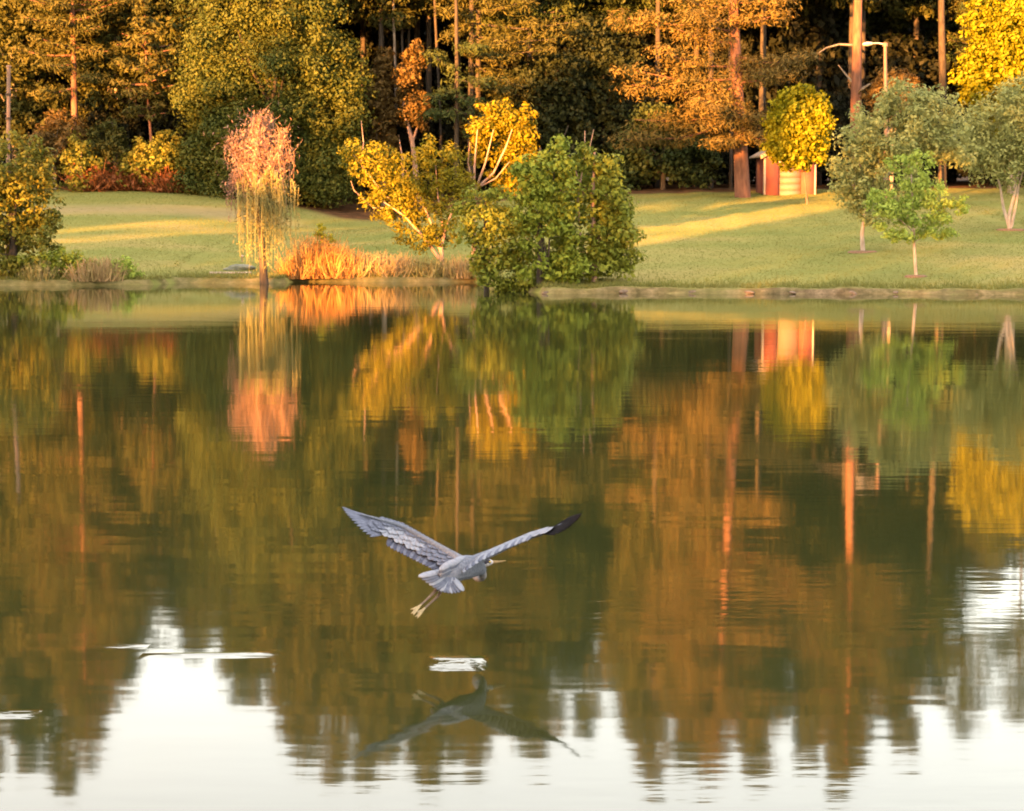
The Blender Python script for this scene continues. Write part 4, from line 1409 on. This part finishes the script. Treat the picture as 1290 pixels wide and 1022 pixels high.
def feather_mesh(root, tip, side, w, thick=.004, camber=.0):
    """tapered vane with a raised shaft, from root to tip, side = direction across the vane"""
    root, tip, side = (np.asarray(a, float) for a in (root, tip, side))
    dr = tip - root
    side = side - dr * np.dot(side, dr) / np.dot(dr, dr)
    side /= np.linalg.norm(side)
    nn = np.cross(dr, side)
    nn /= np.linalg.norm(nn)
    ts = [0, .15, .4, .7, .9, 1.0]
    ws = [.35, .8, 1.0, 1.0, .7, .12]
    top, bot = [], []
    for t_, w_ in zip(ts, ws):
        c = root + dr * t_ + nn * camber * math.sin(math.pi * t_)
        for s in (-1, 0, 1):
            top.append(c + side * s * w * w_ / 2 + nn * (thick * (1.4 if s == 0 else .3)))
            bot.append(c + side * s * w * w_ / 2 - nn * thick * .3)
    V = np.array(top + bot)
    k = len(ts)
    F = []
    for i in range(k - 1):
        for s in range(2):
            a = i * 3 + s
            F.append((a, a + 1, a + 4, a + 3))
            F.append((a + 3 * k, a + 3 + 3 * k, a + 4 + 3 * k, a + 1 + 3 * k))
        F.append((i * 3, i * 3 + 3, i * 3 + 3 + 3 * k, i * 3 + 3 * k))
        F.append((i * 3 + 2, i * 3 + 2 + 3 * k, i * 3 + 5 + 3 * k, i * 3 + 5))
    F.append((0, 3 * k, 3 * k + 2, 2))
    F.append((3 * k - 3, 3 * k - 1, 6 * k - 1, 6 * k - 3))
    mb_ = MB()
    mb_.add(V, F)
    return mb_


def polyl(P, t):
    P = np.asarray(P, float)
    x = t * (len(P) - 1)
    i = min(int(x), len(P) - 2)
    return P[i] + (P[i + 1] - P[i]) * (x - i)


def wing(lead, trail, tipfan, n_sec, n_pri, mats, covert_mat, wsec, wpri):
    lead = np.array(lead)
    trail = np.array(trail)
    n1 = n_sec
    for i in range(n1):                      # secondaries: hang from the arm to the trailing edge
        t_ = (i + .5) / n1
        a = polyl(lead, t_ * .66)
        e = polyl(trail, t_ * .66)
        r0 = a + (e - a) * .12
        side = polyl(lead, min(1, t_ * .66 + .05)) - polyl(lead, max(0, t_ * .66 - .05))
        feather_mesh(r0, e, side, wsec, camber=.012).build("flight_feather", mats[0] if i % 2 else mats[1], heron, True)
    for i in range(n_pri):                   # primaries fan out to the tip
        t_ = i / (n_pri - 1)
        a = polyl(lead, .62 + .30 * t_)
        e = polyl(tipfan, t_)
        side = polyl(tipfan, min(1, t_ + .1)) - polyl(tipfan, max(0, t_ - .1))
        feather_mesh(a, e, side, wpri, camber=.01).build("flight_feather", mats[2], heron, True)
    # covert feathers: two overlapping rows on the upper side
    for row, (f0, f1, nn_) in enumerate(((.22, .70, 24), (.08, .50, 24), (-.03, .28, 24))):
        for i in range(nn_):
            t_ = (i + .5) / nn_ * (.86 - .04 * row)
            a = polyl(lead, t_)
            e = polyl(trail, t_)
            up_ = np.array([0, 0, .010 + .0045 * row])
            r0 = a + (e - a) * f0 + up_
            e0 = a + (e - a) * (f1 + .06 * math.sin(i * 2.1)) + up_
            side = polyl(lead, min(1, t_ + .05)) - polyl(lead, max(0, t_ - .05))
            feather_mesh(r0, e0, side, .062, thick=.0014, camber=.004).build("covert_feather", covert_mat(i, row, nn_), heron, True)


# left wing
lead = [hp(590, 708, .10), hp(568, 697, .17), hp(540, 681, .24), hp(508, 663, .25), hp(478, 654, .22), hp(450, 646, .15)]
trail = [hp(556, 727, -.18), hp(542, 716, -.16), hp(518, 704, -.12), hp(494, 692, -.10), hp(468, 676, -.06), hp(446, 660, .0)]
tipf = [hp(466, 676, -.07), hp(456, 669, -.06), hp(448, 661, -.03), hp(441, 653, .02), hp(435, 646, .07), hp(431, 639, .12)]
wing(lead, trail, tipf, 20, 12, (feather_slate2, feather_mid, feather_mid), lambda i, r, k: feather_pale if (r < 2 and k * .42 < i < k * .86) else feather_mid, .05, .04)
# right wing, seen nearly edge on
lead = [hp(594, 706, .14), hp(614, 697, .26), hp(642, 685, .32), hp(668, 674, .32), hp(692, 667, .28), hp(712, 656, .2)]
trail = [hp(582, 723, -.16), hp(604, 708, -.12), hp(632, 694, -.08), hp(658, 683.5, -.05), hp(684, 676, -.02), hp(706, 667, .02)]
tipf = [hp(700, 674, -.02), hp(710, 670, .0), hp(719, 664, .03), hp(725, 658, .06), hp(730, 653, .10), hp(733, 648, .14)]
wing(lead, trail, tipf, 18, 12, (feather_mid, feather_pale, feather_dark), lambda i, r, k: feather_pale, .055, .04)
# tail
for i in range(13):
    t_ = i / 12
    root = hp(560 + 12 * t_, 719 + 9 * t_, -.16)
    tip = hp(527 + 56 * t_, 727 + 21 * math.sin(t_ * 2.1), -.40 + .08 * t_)
    feather_mesh(root, tip, np.array([1, .1, -.35]), .06, camber=.004).build("tail_feather", feather_mid if i % 3 else feather_pale, heron, True)
# back plumes over shoulders
for i in range(12):
    t_ = (i % 6) / 5
    root = hp(586 - 10 * (i // 6), 706 + 8 * t_ + 4 * (i // 6), .05 - .08 * (i // 6)) + np.array([0, -.02, .03])
    tip = root + (hp(556, 730, -.25) - hp(586, 712, .05)) * .75
    feather_mesh(root, tip, np.array([.7, -.3, -.5]), .05, camber=.015).build("back_feather", feather_mid if i % 3 else feather_pale, heron, True)
for s in (-1, 1):
    bm = bmesh.new()
    bmesh.ops.create_uvsphere(bm, u_segments=10, v_segments=8, radius=.006)
    me = bpy.data.meshes.new("eye")
    bm.to_mesh(me)
    bm.free()
    me.materials.append(eye_m)
    o = bpy.data.objects.new("eye", me)
    COL.objects.link(o)
    o.parent = heron
    o.location = hp(615, 708.5, .51) + np.array([.016 * -s * .85, .026 * s, .008])
